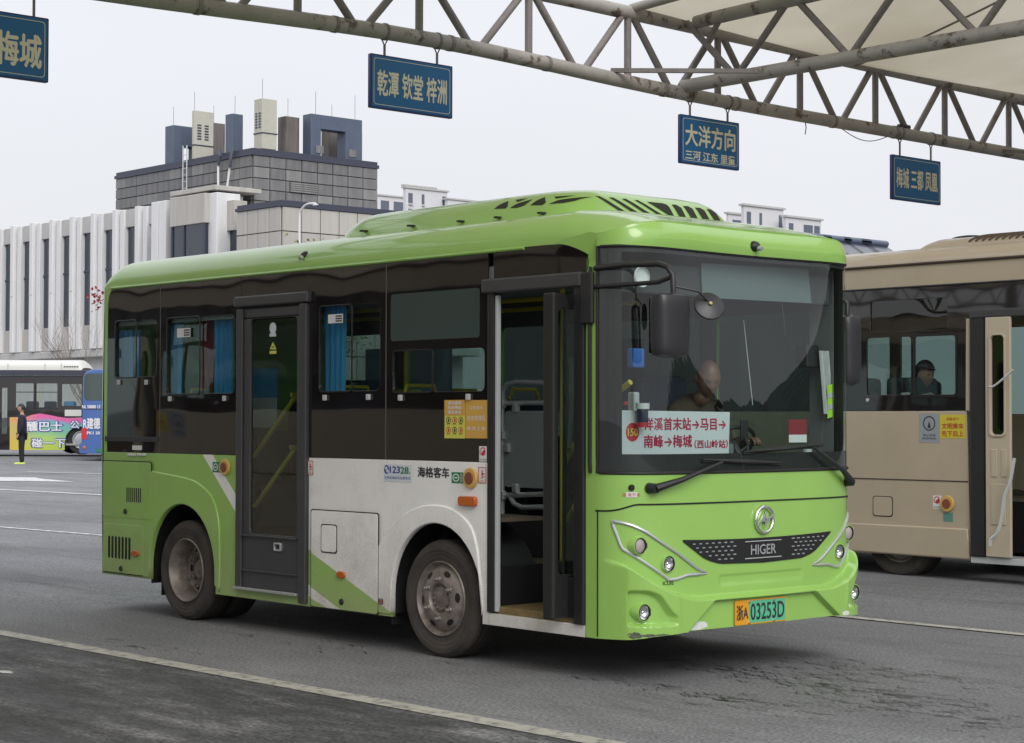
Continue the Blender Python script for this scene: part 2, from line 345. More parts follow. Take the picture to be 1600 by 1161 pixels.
def livery():
    m = M('livery_paint', (.29, .525, .11), .3, coat=.7)
    n = m.node_tree.nodes; l = m.node_tree.links; b = n['Principled BSDF']
    co = n.new('ShaderNodeTexCoord'); se = n.new('ShaderNodeSeparateXYZ'); l.new(co.outputs['Object'], se.inputs[0])
    def mth(op, a, c):
        k = n.new('ShaderNodeMath'); k.operation = op
        for i, q in enumerate((a, c)):
            if isinstance(q, (int, float)): k.inputs[i].default_value = q
            else: l.new(q, k.inputs[i])
        return k.outputs[0]
    X, Zz = se.outputs[0], se.outputs[2]
    def above(p, q):     # 1 where the point lies above the line p-q
        s = (q[1]-p[1])/(q[0]-p[0]); return mth('GREATER_THAN', mth('SUBTRACT', Zz, mth('MULTIPLY', X, s)), p[1]-s*p[0])
    inv = lambda a: mth('SUBTRACT', 1, a)
    r1, r2 = [(-4.633,1.284),(-4.142,0.827)], [(-4.5,1.286),(-4.144,0.962)]
    stripe = mth('MULTIPLY', mth('MULTIPLY', above(*r1), inv(above(*r2))), mth('LESS_THAN', X, -3.9))
    g1, g2, g3 = [(-3.278,0.641),(-2.315,0.268)], [(-3.276,0.397),(-2.774,0.207)], [(-3.275,0.312),(-2.965,0.227)]
    inmid = mth('MULTIPLY', mth('GREATER_THAN', X, -3.30), mth('LESS_THAN', X, -0.459))
    green = mth('MULTIPLY', inv(above(*g1)), above(*g2))
    green = mth('MAXIMUM', green, mth('MULTIPLY', inv(above(*g3)), 1))
    green = mth('MULTIPLY', green, mth('LESS_THAN', X, -2.2))
    white = mth('MAXIMUM', stripe, mth('MULTIPLY', inmid, inv(green)))
    x = n.new('ShaderNodeMixRGB'); l.new(white, x.inputs[0]); x.inputs[1].default_value = (.29, .525, .11, 1); x.inputs[2].default_value = (.86, .86, .86, 1)
    # road film: beige speckle thrown up behind the wheels
    t = n.new('ShaderNodeTexNoise'); t.inputs['Scale'].default_value = 3.2; t.inputs['Detail'].default_value = 9; t.inputs['Roughness'].default_value = .72; l.new(co.outputs['Object'], t.inputs['Vector'])
    t2 = n.new('ShaderNodeTexNoise'); t2.inputs['Scale'].default_value = 90; t2.inputs['Detail'].default_value = 3; l.new(co.outputs['Object'], t2.inputs['Vector'])
    r = n.new('ShaderNodeMapRange'); r.inputs['From Min'].default_value = .95; r.inputs['From Max'].default_value = .25; r.inputs['To Max'].default_value = .40; l.new(Zz, r.inputs['Value'])
    s1 = mth('ADD', mth('SUBTRACT', t.outputs['Fac'], .5), mth('MULTIPLY', mth('SUBTRACT', t2.outputs['Fac'], .5), .5))
    f = mth('MAXIMUM', mth('MINIMUM', mth('MULTIPLY', mth('ADD', s1, r.outputs[0]), 1.15), .62), 0)
    d = n.new('ShaderNodeMixRGB'); l.new(f, d.inputs[0]); l.new(x.outputs[0], d.inputs[1]); d.inputs[2].default_value = (.30, .26, .20, 1)
    l.new(d.outputs[0], b.inputs['Base Color'])
    rg = mth('ADD', .28, mth('MULTIPLY', f, .8)); l.new(rg, b.inputs['Roughness']); l.new(mth('SUBTRACT', .7, f), b.inputs['Coat Weight'])
    return m
m_livery = livery()

bus = tag(empty('city_bus', (-3.05, 1.1, 0)), 'lime green and white city bus with open front door and roof pod, parked nearest', 'bus', 'buses')
def arch(cx, zb, cz=.383, hw=.475, hh=.505, n=26, dx=0):
    pts = [(cx-hw, zb)]
    for i in range(n+1):
        a = PI-PI*i/n; pts.append((cx+hw*math.cos(a), cz+hh*math.sin(a)))
    pts.append((cx+hw, zb)); return pts
WF, WR = -1.845, -4.905
sill = 1.278; XR = -6.11
# --- lower side skins
zr, zm, zf = .285, .232, .258
out = [(XR, zr)]+arch(WR, zr, hw=.465, hh=.508)
out = out[:-1]+[(WR+.465, zm), (-4.15, zm), (-4.15, sill), (XR, sill)]
plate('side_panel', out, side(0), m_livery, bus, depth=.03, bevel=.004, base=-.03)
plate('side_panel', [(-4.147, zm), (-3.26, zm-.003), (-3.26, 0.311), (-4.147, 0.308)], side(0), m_livery, bus, depth=.03, bevel=.004, base=-.03)
o2 = [(-3.257, zm-.004)]+arch(WF, zm, hw=.458, hh=.492)
o2 = o2[:-1]+[(WF+.458, zf), (-1.326, zf), (-1.326, sill), (-3.257, sill)]
plate('side_panel', o2, side(0), m_livery, bus, depth=.03, bevel=.004, base=-.03)
plate('door_sill', [(-1.324, zf), (-.456, zf-.003), (-.456, .325), (-1.324, .335)], side(0), m_livery, bus, depth=.03, bevel=.004, base=-.03)
plate('corner_pillar', [(-.455, .256), (-.362, .256), (-.362, 2.64), (-.455, 2.5)], side(0), m_green, bus, depth=.03, bevel=.004, base=-.03)
# raised wheel flares (their edge is the crease in the photo)
fl = [(-4.42, .285)]+[(x, z) for x, z in []]
cr = cat_rom([(-6.076,1.21),(-5.692,1.171),(-5.322,1.138),(-4.828,1.095),(-4.63,1.046),(-4.479,0.959),(-4.399,0.822),(-4.371,0.612),(-4.375,0.253)], 5)
inner = arch(WR, zr, hw=.465, hh=.508)
flare = cr+[(WR+.465, .30)]+inner[::-1][1:-1]+[(WR-.465, .30), (XR+.01, .30)]
plate('wheel_flare', flare, side(0), m_livery, bus, depth=.014, bevel=.010, base=-.003)
cr2 = cat_rom([(-3.208,0.545),(-2.975,0.528),(-2.676,0.537),(-2.554,0.557),(-2.484,0.617),(-2.429,0.719),(-2.319,0.827),(-2.162,0.927),(-1.969,0.985),(-1.779,0.992),(-1.625,0.956),(-1.487,0.864),(-1.424,0.721)], 5)
inner = arch(WF, zm, hw=.458, hh=.492)
flare = cr2+[(WF+.47, .36), (WF+.458, .30)]+inner[::-1][1:-1]+[(WF-.458, .25), (-3.206, .242)]
plate('wheel_flare', flare, side(0), m_livery, bus, depth=.012, bevel=.009, base=-.002)
# hatches: dark gap plus proud lid
def hatch(x0, z0, x1, z1, base=.0, m=m_livery, r=.02, name='hatch', y=0, sgn=-1, par=None):
    fn = side(y, sgn); g = .008
    h = plate(name, rr(x0, z0, x1, z1, r), fn, m_rubber, par or bus, depth=.003, base=base)
    plate('lid', rr(x0+g, z0+g, x1-g, z1-g, r), fn, m, h, depth=.006, bevel=.002, base=base)
    return h
h1 = hatch(*(-6.096,0.744,-5.342,1.211), base=.0105)
m_dk = M('vent_black', (.006, .006, .006), .7)
def slits(par, x0, z0, x1, z1, n, base, w=.5, lean=0):
    for i in range(n):
        p = (x1-x0)/n; a = x0+i*p+p*(1-w)/2
        plate('slit', rr(a, z0, a+p*w, z1, p*w*.45, 3), side(0), m_dk, par, depth=.001, base=base)
slits(h1, *(-5.719,0.882,-5.484,0.999), 8, .0168)
h2 = hatch(*(-6.088,0.301,-5.451,0.706), base=.0105)
slits(h2, *(-6.005,0.421,-5.635,0.601), 7, .0168, .62)
h3 = hatch(*(-3.211,0.23,-2.437,0.919), base=.0102)
hatch(*(-3.082,0.62,-2.896,0.82), base=.0165, name='socket_flap')
def disc(name, x, z, rx, rz, m, par, base=.0, depth=.01, bev=.004, y=0, sgn=-1):
    return plate(name, circ(x, z, rx, 24, rz), side(y, sgn), m, par, depth=depth, bevel=bev, base=base)
for q, rx in (((-5.564,0.478), .055), ((-2.842,0.479), .05)):
    disc('marker_lamp', *q, rx, .026, m_orange, bus, .015, .018, .006)
for q in ((-5.726,0.806), (-5.79,0.345), (-2.84,0.294)):
    disc('hatch_lock', *q, .022, .022, m_black, bus, .015, .012)
plate('indicator_lamp', rr(*(-1.601,0.997,-1.432,1.062), .02), side(0), m_orange, bus, depth=.03, bevel=.008, base=0)
# stickers and emergency valves
def valve(x, z, r, y=0, par=None):
    v = disc('emergency_valve', x, z, r, r, m_yring, par or bus, 0, .022, .006, y)
    disc('knob', x, z, r*.58, r*.58, m_knob, v, .018, .014, .004, y)
    return v
m_yring = M('valve_ring', (.62, .40, .10), .35, coat=.3); m_knob = M('valve_knob', (.22, .06, .035), .5)
valve(*(-4.303,1.189), .062); valve(*(-1.494,1.177), .066)
def sticker(name, x0, z0, x1, z1, m, par=None, y=0, base=.001, sgn=-1, depth=.001):
    return plate(name, [(x0, z0), (x1, z0), (x1, z1), (x0, z1)], side(y, sgn), m, par or bus, depth=depth, base=base)
def gtag(x0, z0, x1, z1):
    s = sticker('green_sticker', x0, z0, x1, z1, m_greenprint); w = x1-x0; h = z1-z0
    sh = mapped(shape_mesh([circ(x0+w*.38, z0+h*.5, w*.30, 20, h*.36), circ(x0+w*.38, z0+h*.5, w*.17, 16, h*.06)], [circ(x0+w*.38, z0+h*.5, w*.22, 20, h*.27)], .0004), lambda u, v, ww: side(0)(u, v, ww+.0026))
    link('mark', sh, m_white, s)
    text('lettering', '应\n急\n阀', side(0), m_white, s, x0+w*.85, z0+h*.5, h*.8, w*.22, lift=.0026)
gtag(*(-4.486,1.147,-4.377,1.225)); gtag(*(-1.69,1.14,-1.576,1.211))
def doorsign(x0, z0, x1, z1, word):
    s = sticker('door_notice', x0, z0, x1, z1, m_white); w = x1-x0; h = z1-z0; b = MB()
    for a, c in (((x0, z1-.004), (x1, z1)), ((x0, z0), (x1, z0+.004)), ((x0, z0), (x0+.004, z1)), ((x1-.004, z0), (x1, z1))): b.box((a[0], -.0035, a[1]), (c[0], -.002, c[1]))
    # little climbing figure on steps
    for k in range(3): b.box((x0+w*(.3+.2*k), -.0035, z0+h*(.3+.05*k)), (x0+w*(.5+.2*k), -.002, z0+h*(.34+.05*k)))
    b.box((x0+w*.42, -.0035, z0+h*.4), (x0+w*.55, -.002, z0+h*.8)); b.box((x0+w*.42, -.0035, z0+h*.55), (x0+w*.8, -.002, z0+h*.62))
    b.build('print', m_red, s)
    text('lettering', word, side(0), m_red, s, x0+w/2, z0+h*.14, h*.16, w*.8, lift=.0028)
doorsign(*(-3.272,1.156,-3.199,1.256), '下车门'); doorsign(*(-1.426,1.147,-1.352,1.248), '上车门')
# 12328 hotline sticker
m_paleblue = M('pale_blue_print', (.62, .68, .74), .4)
sx = (-2.398,1.132,-2.103,1.248)
st = sticker('hotline_sticker', *sx, m_paleblue); w, h = sx[2]-sx[0], sx[3]-sx[1]
text('lettering', '123', side(0), m_blueprint, st, sx[0]+w*.41, sx[1]+h*.70, h*.38, w*.36, bold=.03, lift=.0028)
text('lettering', '28.', side(0), m_greenprint, st, sx[0]+w*.79, sx[1]+h*.68, h*.38, w*.34, bold=.03, lift=.0028)
text('lettering', '交通运输服务监督电话', side(0), m_blueprint, st, sx[0]+w*.5, sx[1]+h*.24, h*.17, w*.94, lift=.0028)
lg = mapped(shape_mesh([circ(sx[0]+w*.11, sx[1]+h*.7, w*.09, 20, h*.26)], [circ(sx[0]+w*.09, sx[1]+h*.78, w*.05, 14, h*.1), circ(sx[0]+w*.14, sx[1]+h*.62, w*.05, 14, h*.1)], .0004), lambda u, v, ww: side(0)(u, v, ww+.0026))
link('mark', lg, m_blueprint, st)
q = (-2.036,1.171,-1.716,1.238)
text('lettering', '海格客车', side(0), m_darkprint, bus, (q[0]+q[2])/2, (q[1]+q[3])/2, q[3]-q[1], q[2]-q[0], bold=.035, lift=.0015)
q = (-2.437,0.304,-2.378,0.347); s = sticker('maintenance_sticker', *q, m_white, base=.012); text('lettering', '检修', side(0), m_red, s, (q[0]+q[2])/2, (q[1]+q[3])/2, .02, .05, lift=.0145)

# --- black glazed band
zt = 2.622
def pane_sill(x): return sill+.002
m_band = m_blackglass
def section(x0, x1, holes, top=None, name='window_panel', r=.0, y=0, sgn=-1):
    top = top or [(x1, zt), (x0, zt)]
    return plate(name, [(x0, sill+.002), (x1, sill+.002)]+top, side(y, sgn), m_bandwave, bus, holes=holes, depth=.012, bevel=.002, base=-.012)
m_bandwave = M('printed_glass', (.012, .010, .010), .03, spec=.85, bump=0)
def wavy(m, sc=1.7, dist=.006):
    n = m.node_tree.nodes; l = m.node_tree.links; c = n.new('ShaderNodeTexCoord'); w = n.new('ShaderNodeTexNoise'); w.inputs['Scale'].default_value = sc; w.inputs['Detail'].default_value = 1
    bp = n.new('ShaderNodeBump'); bp.inputs['Strength'].default_value = 1; bp.inputs['Distance'].default_value = dist
    l.new(c.outputs['Object'], w.inputs['Vector']); l.new(w.outputs['Fac'], bp.inputs['Height']); l.new(bp.outputs[0], n['Principled BSDF'].inputs['Normal']); l.new(bp.outputs[0], n['Principled BSDF'].inputs['Coat Normal'])
wavy(m_green, 2.6, .004); wavy(m_livery, 2.6, .004)
wavy(m_bandwave, 1.3, .005)
xs = dict(a=-6.054, b=-5.245, c=-4.119, d=-3.253, e=-2.38, f=-1.342, g=-1.29)
panes = [rr(*(-5.929,1.883,-5.3,2.339), .04), rr(*(-5.139,1.742,-4.2,2.333), .05), rr(*(-3.132,1.744,-2.446,2.339), .05), rr(*(-2.298,1.73,-1.374,2.005), .04), rr(*(-2.328,2.074,-1.424,2.387), .02)]
rc = (-6.055,2.607)
corner = [(xs['b']-.006, zt), (xs['a']+.14, zt)]+[(xs['a']+.14-.14*math.sin(a), zt-.14+.14*math.cos(a)) for a in (PI*.125, PI*.25, PI*.375)]+[(xs['a'], zt-.14)]
wins = [section(xs['a'], xs['b']-.004, [panes[0]], corner), section(xs['b']+.004, xs['c'], [panes[1]]), section(xs['d'], xs['e']-.004, [panes[2]]), section(xs['e']+.004, xs['f'], panes[3:5])]
topc = cat_rom([(-1.29,2.617),(-0.997,2.62),(-0.736,2.618),(-0.623,2.605),(-0.512,2.57),(-0.44,2.539),(-0.402,2.514)], 4)
plate('window_panel', [(xs['g']+.004, 2.40), (-.455, 2.40), (-.43, 2.46), (-.425, 2.504)]+[p for p in topc[::-1] if p[0] < -.43]+[], side(0), m_bandwave, bus, depth=.012, bevel=.002, base=-.012)
plate('window_panel', [(xs['c']+.004, 2.36), (xs['d']-.004, 2.36), (xs['d']-.004, zt), (xs['c']+.004, zt)], side(0), m_bandwave, bus, depth=.012, bevel=.002, base=-.012)
def slider(win, P, split, mat=None, fr=True):
    # a bonded pane, with one sliding half in a thin frame
    x0, x1 = min(p[0] for p in P), max(p[0] for p in P); z0, z1 = min(p[1] for p in P), max(p[1] for p in P)
    g = plate('pane', rr(x0-.01, z0-.01, x1+.01, z1+.01, .03), side(.016), mat or m_glass, win, depth=.004)
    if fr:
        xm = x0+(x1-x0)*split
        plate('sash', rr(x0-.006, z0-.010, xm+.006, z1+.006, .03), side(0), m_sash, win, holes=[rr(x0+.004, z0+.002, xm-.006, z1-.003, .03)], depth=.007, bevel=.002, base=.0)
        b = MB(); b.box((x0+.008, -.016, z0+(z1-z0)*.35), (x0+.022, -.006, z0+(z1-z0)*.5)); b.build('handle', m_black, win, bevel=.002)
    return g
m_sash = M('sash_rubber', (.012, .012, .013), .25)
for w_, P, sp in ((wins[0], panes[0], .52), (wins[1], panes[1], .5), (wins[2], panes[2], .55), (wins[3], panes[3], .45)): slider(w_, P, sp)
m_ledglass = M('display_glass', (.06, .085, .08), .06, spec=.6)
P = panes[4]; plate('destination_display', P, side(.006), m_ledglass, wins[3], depth=.006)
for q in [(-5.861,1.845),(-5.437,1.84),(-5.084,1.706),(-4.322,1.705),(-3.059,1.701),(-2.562,1.702),(-2.214,1.695),(-1.521,1.695)]:
    b = MB(); b.box((q[0]-.018, -.018, q[1]-.022), (q[0]+.018, -.001, q[1]+.018)); b.build('latch', m_greyrail, bus, bevel=.004)
b = MB()
for x in (xs['b'], xs['e']): b.box((x-.0035, -.001, sill), (x+.0035, .01, zt))
b.build('glass_joint', M('joint', (.12, .11, .10), .5), bus)
# strip under the rearmost window with plate and handles
q = (-6.079,1.366,-5.25,1.406); b = MB(); b.box((q[0], -.008, q[1]), (q[2], -.0005, q[3])); b.build('trim_strip', m_black, bus, bevel=.002)
q = (-5.655,1.3,-5.508,1.336); sticker('type_plate', *q, m_white)
for a in (201, 216):
    pass
q = (-5.713,1.253,-5.595,1.271); b = MB(); b.box((q[0], -.012, q[1]), (q[2], 0, q[3])); q = (-5.565,1.256,-5.449,1.273); b.box((q[0], -.012, q[1]), (q[2], 0, q[3])); b.build('hatch_catch', m_white, bus, bevel=.002)
for q in [(-4.998,2.179,-4.806,2.248),(-3.033,2.217,-2.862,2.279)]: s_ = sticker('window_sticker', *q, m_white); [sticker('print_block', lerp(q[0], q[2], .52), lerp(q[1], q[3], f), lerp(q[0], q[2], .95), lerp(q[1], q[3], f+.16), m_darkprint, s_, base=.0025) for f in (.15, .42, .7)]
# notices on the glass beside the front door
m_notice = M('notice_orange', (.62, .36, .07), .5); m_notice_y = M('notice_yellow', (.62, .62, .10), .5)
q = (-1.763,1.428,-1.559,1.675); n1 = sticker('notice', *q, m_notice_y); w, h = q[2]-q[0], q[3]-q[1]
sticker('heading', q[0], q[1]+h*.6, q[2], q[3], m_notice, n1, base=.0025)
for i, t in enumerate(('请勿携带', '危险物品', '乘坐本车')): text('lettering', t, side(0), m_white, n1, q[0]+w/2, q[1]+h*(.92-.12*i), h*.09, w*.66, bold=.03, lift=.0042)
for i in range(3):
    for j in range(2):
        cx, cz = q[0]+w*(.2+.3*i), q[1]+h*(.47-.26*j)
        me = mapped(shape_mesh([circ(cx, cz, w*.115, 18), [(cx-w*.04, cz-w*.05), (cx+w*.03, cz-w*.06), (cx+w*.05, cz+w*.04), (cx-w*.02, cz+w*.06)]], [circ(cx, cz, w*.09, 18)], .0004), lambda u, v, ww: side(0)(u, v, ww+.0026)); link('mark', me, m_red if (i+j) % 2 else m_darkprint, n1)
        text('lettering', '禁止', side(0), m_darkprint, n1, cx, cz-h*.1, h*.03, w*.18, lift=.0028)
q = (-1.556,1.43,-1.342,1.673); n2 = sticker('notice', *q, m_notice); w, h = q[2]-q[0], q[3]-q[1]
for i, (t, ww, hh) in enumerate((('文明提示', .6, .1), ('请自觉排队', .85, .14), ('依次上车', .85, .11))): text('lettering', t, side(0), m_white, n2, q[0]+w/2, q[1]+h*(.8-.27*i), h*hh, w*ww, lift=.0028)
def nosmoke(q, par=None, y=0, base=.001):
    s = sticker('no_smoking_sticker', *q, m_white, par, y, base); w, h = q[2]-q[0], q[3]-q[1]; cx, cz = (q[0]+q[2])/2, q[1]+h*.62; r = min(w*.42, h*.33)
    me = mapped(shape_mesh([circ(cx, cz, r, 20), [(cx-r*.7, cz-r*.5), (cx-r*.5, cz-r*.7), (cx+r*.7, cz+r*.5), (cx+r*.5, cz+r*.7)]], [circ(cx, cz, r*.78, 20)], .0004), lambda u, v, ww: side(y)(u, v, ww+base+.0015)); link('mark', me, m_red, s)
    me = mapped(shape_mesh([[(cx-r*.5, cz-.1*r), (cx+r*.5, cz-.1*r), (cx+r*.5, cz+.1*r), (cx-r*.5, cz+.1*r)]], [], .0004), lambda u, v, ww: side(y)(u, v, ww+base+.0008)); link('mark', me, m_darkprint, s)
    text('lettering', '禁止吸烟', side(y), m_darkprint, s, cx, q[1]+h*.13, h*.12, w*.8, lift=base+.0018)
nosmoke((-1.42,1.284,-1.347,1.381))

# --- roof: swept section, rounded at the tail
def roof_z(y):
    d = abs(y-1.1)/1.1
    return 2.615+.245*(1-d**8)**.5 if d < 1 else 2.615
def roof_pt(u, v):
    # u: along x from tail to nose, v: across
    a = min(1, u/.2)
    x = -6.17+.24*(1-math.cos(a*PI/2)) if u < .2 else lerp(-5.93, -.72, (u-.2)/.8)
    y = plan(2*v-1); f = math.sin(a*PI/2)**.9 if u < .2 else 1
    return (x+.05*(abs(y-1.1)/1.1)**6*(1-a), y, 2.615+(roof_z(y)-2.615)*f)
def plan(t):     # t -1..1 -> y
    return 1.1+1.1*math.sin(PI*t/2)
MB().grid(roof_pt, 60, 90).build('roof', m_green, bus, smooth=True)
# brow above the windscreen
def plan(t):     # t -1..1 -> y
    return 1.1+1.1*math.sin(PI*t/2)
def brow(u, v):
    y = plan(2*u-1); d = abs(y-1.1)/1.1
    z0 = 2.578-.0*d; 
    zc = 2.745-.085*d**8; p0 = Vector((xf(y, 2.58)+.012, y, z0)); p1 = Vector((xf(y, 2.62)-.01-.03*(1-d**4), y, zc))
    p2 = Vector((-.72, y, roof_z(y)))
    if v < .4:
        t = v/.4; p = p0.lerp(p1, t); p.x += .03*math.sin(PI*t)*(1-d**6)
        return p
    t = (v-.4)/.6; p = p1.lerp(p2, t); p.z += .02*math.sin(PI*t)*(1-d**4)
    if t < .12: p.x += .012*(1-d**4)
    return p
MB().grid(brow, 90, 40).build('roof_brow', m_green, bus, smooth=True)
plate('cant_rail', [(-.74, 2.60), (-.74, 2.628), (-.60, 2.65), (-.42, 2.672), (-.362, 2.66)]+[(-.362, 2.5), (-.43, 2.47)]+[p for p in topc[::-1] if -.74 < p[0] < -.425], side(0), m_green, bus, depth=.012, bevel=.001, base=-.012)
b = MB(); b.tube([(-6.0, -.004, 2.612), (-3, -.005, 2.612), (-1.0, -.005, 2.612)], .012, 8); b.build('rain_gutter', m_green, bus, smooth=True)
# tail
def tail(u, v):
    y = plan(2*u-1); z = lerp(zr, 2.62, v); d = abs(y-1.1)/1.1
    return (-6.11-.10*(1-d**6)**.5-.02*math.sin(PI*v), y, z)
MB().grid(tail, 40, 20).build('rear_panel', m_green, bus, smooth=True)
b = MB(); b.grid(lambda u, v: (lerp(XR-.001, -6.049, u), -.0005, lerp(sill, 2.62, v)), 1, 1); b.grid(lambda u, v: (lerp(XR, -5.9, u), -.0005, lerp(zt, 2.62, v)), 1, 1)
plate('rear_pillar', [(XR, sill+.001), (xs['a']-.003, sill+.001), (xs['a']-.003, zt-.14)]+[(xs['a']+.137-.14*math.sin(a), zt-.137+.14*math.cos(a)) for a in (PI*.375, PI*.25, PI*.125)]+[(xs['a']+.14, zt+.001), (XR, zt+.001)], side(0), m_green, bus, depth=.02, bevel=.003, base=-.02)
b = MB(); b.box((-6.0, 1.75, 1.5), (-5.99, 2.0, 1.55))
# roof pod
PX0, PX1, PY0, PY1 = -3.38, -.86, .25, 1.95
def ring(ins_f, ins_r, ins_s, z, n=14, r=.22):
    x0, x1, y0, y1 = PX0+ins_r, PX1-ins_f, PY0+ins_s, PY1-ins_s; o = []
    for cx, cy, a0 in ((x1-r*1.6, y1-r, 0), (x0+r, y1-r, 90), (x0+r, y0+r, 180), (x1-r*1.6, y0+r, 270)):
        for i in range(n+1):
            a = math.radians(a0+90*i/n); o.append((cx+(r*1.6 if a0 in (0, 270) else r)*math.cos(a), cy+r*math.sin(a), z))
    return o
rings = [ring(0, 0, 0, 2.70), ring(.0, 0, 0, 2.80), ring(.0, .005, .008, 2.83), ring(.018, .015, .03, 2.87), ring(.04, .035, .055, 2.91), ring(.062, .06, .09, 2.95), ring(.09, .09, .13, 2.985), ring(.13, .13, .19, 3.015), ring(.20, .2, .28, 3.034), ring(.4, .4, .42, 3.044), ring(.8, .7, .58, 3.05)]
b = MB(); N = len(rings[0]); b.v = [p for r_ in rings for p in r_]
b.f = [(i*N+k, i*N+(k+1) % N, (i+1)*N+(k+1) % N, (i+1)*N+k) for i in range(len(rings)-1) for k in range(N)]+[tuple(range((len(rings)-1)*N, len(rings)*N))]
pod = b.build('roof_pod', m_green, bus, smooth=True)
bvh = BVHTree.FromPolygons([Vector(v) for v in b.v], [f for f in b.f])
def onpod(pts, d, off=.004):
    o = []
    for p in pts:
        h = bvh.ray_cast(Vector(p), Vector(d))
        if h[0] is None: return None
        nrm = h[1] if h[1].dot(Vector(d)) < 0 else -h[1]
        o.append(h[0]+nrm*off)
    return o
m_podvent = M('pod_vent_mesh', (.018, .02, .01), .7, var=.3, vscale=60)
def podslot(pts2, front=True):
    me = shape_mesh([pts2], [], 0); bm = bmesh.new(); bm.from_mesh(me); bmesh.ops.triangulate(bm, faces=bm.faces)
    for _ in range(3): bmesh.ops.subdivide_edges(bm, edges=bm.edges[:], cuts=1, use_grid_fill=True)
    bm.to_mesh(me); bm.free(); d = (-1, 0, 0) if front else (0, 1, 0)
    for v in me.vertices:
        q = onpod([(2, v.co.x, v.co.y) if front else (v.co.x, -2, v.co.y)], d, .003)
        if q is None: bpy.data.meshes.remove(me); return
        v.co = q[0]
    link('vent_slot', me, m_podvent, pod, smooth=True)
    return
def fz(x, z): return (x, z)
kx = (920, 290, 6.667)
for P in [[(0.558,2.974),(0.596,2.976),(0.801,2.873),(0.801,2.862),(0.766,2.859)],[(0.678,2.975),(0.718,2.977),(0.925,2.873),(0.922,2.862),(0.885,2.859)],[(0.796,2.976),(0.836,2.978),(1.042,2.872),(1.037,2.862),(1.003,2.86)],[(0.913,2.977),(0.947,2.978),(1.16,2.871),(1.155,2.863),(1.126,2.861)],[(1.028,2.974),(1.173,2.976),(1.208,2.97),(1.221,2.955),(1.236,2.864)],[(1.264,2.974),(1.307,2.976),(1.34,2.958),(1.349,2.866),(1.312,2.859),(1.289,2.871)],[(1.372,2.973),(1.424,2.975),(1.452,2.96),(1.466,2.866),(1.424,2.859),(1.405,2.87)],[(1.488,2.972),(1.542,2.972),(1.568,2.956),(1.584,2.865),(1.542,2.859),(1.519,2.872)],[(1.602,2.971),(1.653,2.969),(1.68,2.951),(1.696,2.867),(1.662,2.859),(1.635,2.87)]]:
    podslot(P)
for P in [[(-1.649,2.931),(-1.622,2.959),(-1.568,2.981),(-1.522,2.939),(-1.531,2.925)],[(-1.486,2.924),(-1.442,2.95),(-1.318,2.97),(-1.353,2.931),(-1.415,2.918)],[(-1.292,2.926),(-1.257,2.958),(-1.214,2.975),(-1.165,2.935),(-1.179,2.916)],[(-1.128,2.92),(-1.085,2.944),(-0.941,2.966),(-0.983,2.935),(-1.034,2.922)]]:
    podslot(P, False)
for P in [[(-1.496,2.981),(-1.38,2.983),(-1.46,2.964)],[(-1.14,2.972),(-1.009,2.975),(-1.111,2.957)]]: podslot(P, False)
b = MB()
for q in [(-2.972,2.879),(-2.44,2.876),(-1.912,2.866),(-1.54,2.863),(-1.125,2.859)]: b.box((q[0]-.016, .235, q[1]-.006), (q[0]+.016, .29, q[1]+.006))
b.build('clamp', m_black, pod, kind='stuff')
# small camera pods
def campod(p, d, nm='roof_camera'):
    p = Vector(p); d = Vector(d); o = MB().ball(p, (.045, .045, .035)).build(nm, m_black, bus, smooth=True)
    MB().cyl(p+d*.03, p+d*.065, .016, .014, 12).build('lens', m_silver, o)
q = (-3.365,2.714); campod((q[0], .05, q[1]), (.1, -1, -.3))
q = (1.127,2.637); campod((-.14, q[0]+.03, q[1]), (1, .1, -.3))
# --- nose
def zbot(y): return interp(abs(y-1.1), [0, .75, .95, 1.05, 1.1], [.298, .298, .285, .268, .258])
def nose(u, v):
    y = plan(2*u-1); z = lerp(zbot(y), 1.232, v); return (xf(y, z)+bump_d(y, z), y, z)
LAMPS = [(.298, .701, .046), (.121, .811, .047), (.113, .425, .048)]
def nosekeep(u, v):
    y = plan(2*u-1); z = lerp(zbot(y), 1.232, v); y = min(y, 2.2-y)
    return all((y-a)**2+(z-b_)**2 > (r*.97)**2 for a, b_, r in LAMPS)
MB().grid(nose, 360, 200, nosekeep).build('front_panel', m_green, bus, smooth=True)
def under(u, v):
    y = plan(2*u-1); z = zbot(y); return (lerp(xf(y, z)+bump_d(y, z), -.42, v), y, z+.002*0)
MB().grid(under, 60, 1).build('underside', m_black, bus)
# seam of the service flap
pts = []
for i in range(81):
    y = plan(lerp(-1, 1, i/80)); d = abs(y-1.1); z = 1.052-.04*sstep(.98, 1.1, d); pts.append((xf(y, z)+.001, y, z))
lo = [(xf(.0005, z)+.0015, .0005, z) for z in (1.005, .8, .6, .4, .27)]; hi = [(p[0], 2.2-p[1], p[2]) for p in lo]
b = MB(); b.tube(pts, .0055, 6); b.tube([pts[0]]+lo, .005, 6); b.tube([pts[-1]]+hi, .005, 6); b.build('seam', m_rubber, bus, smooth=True)
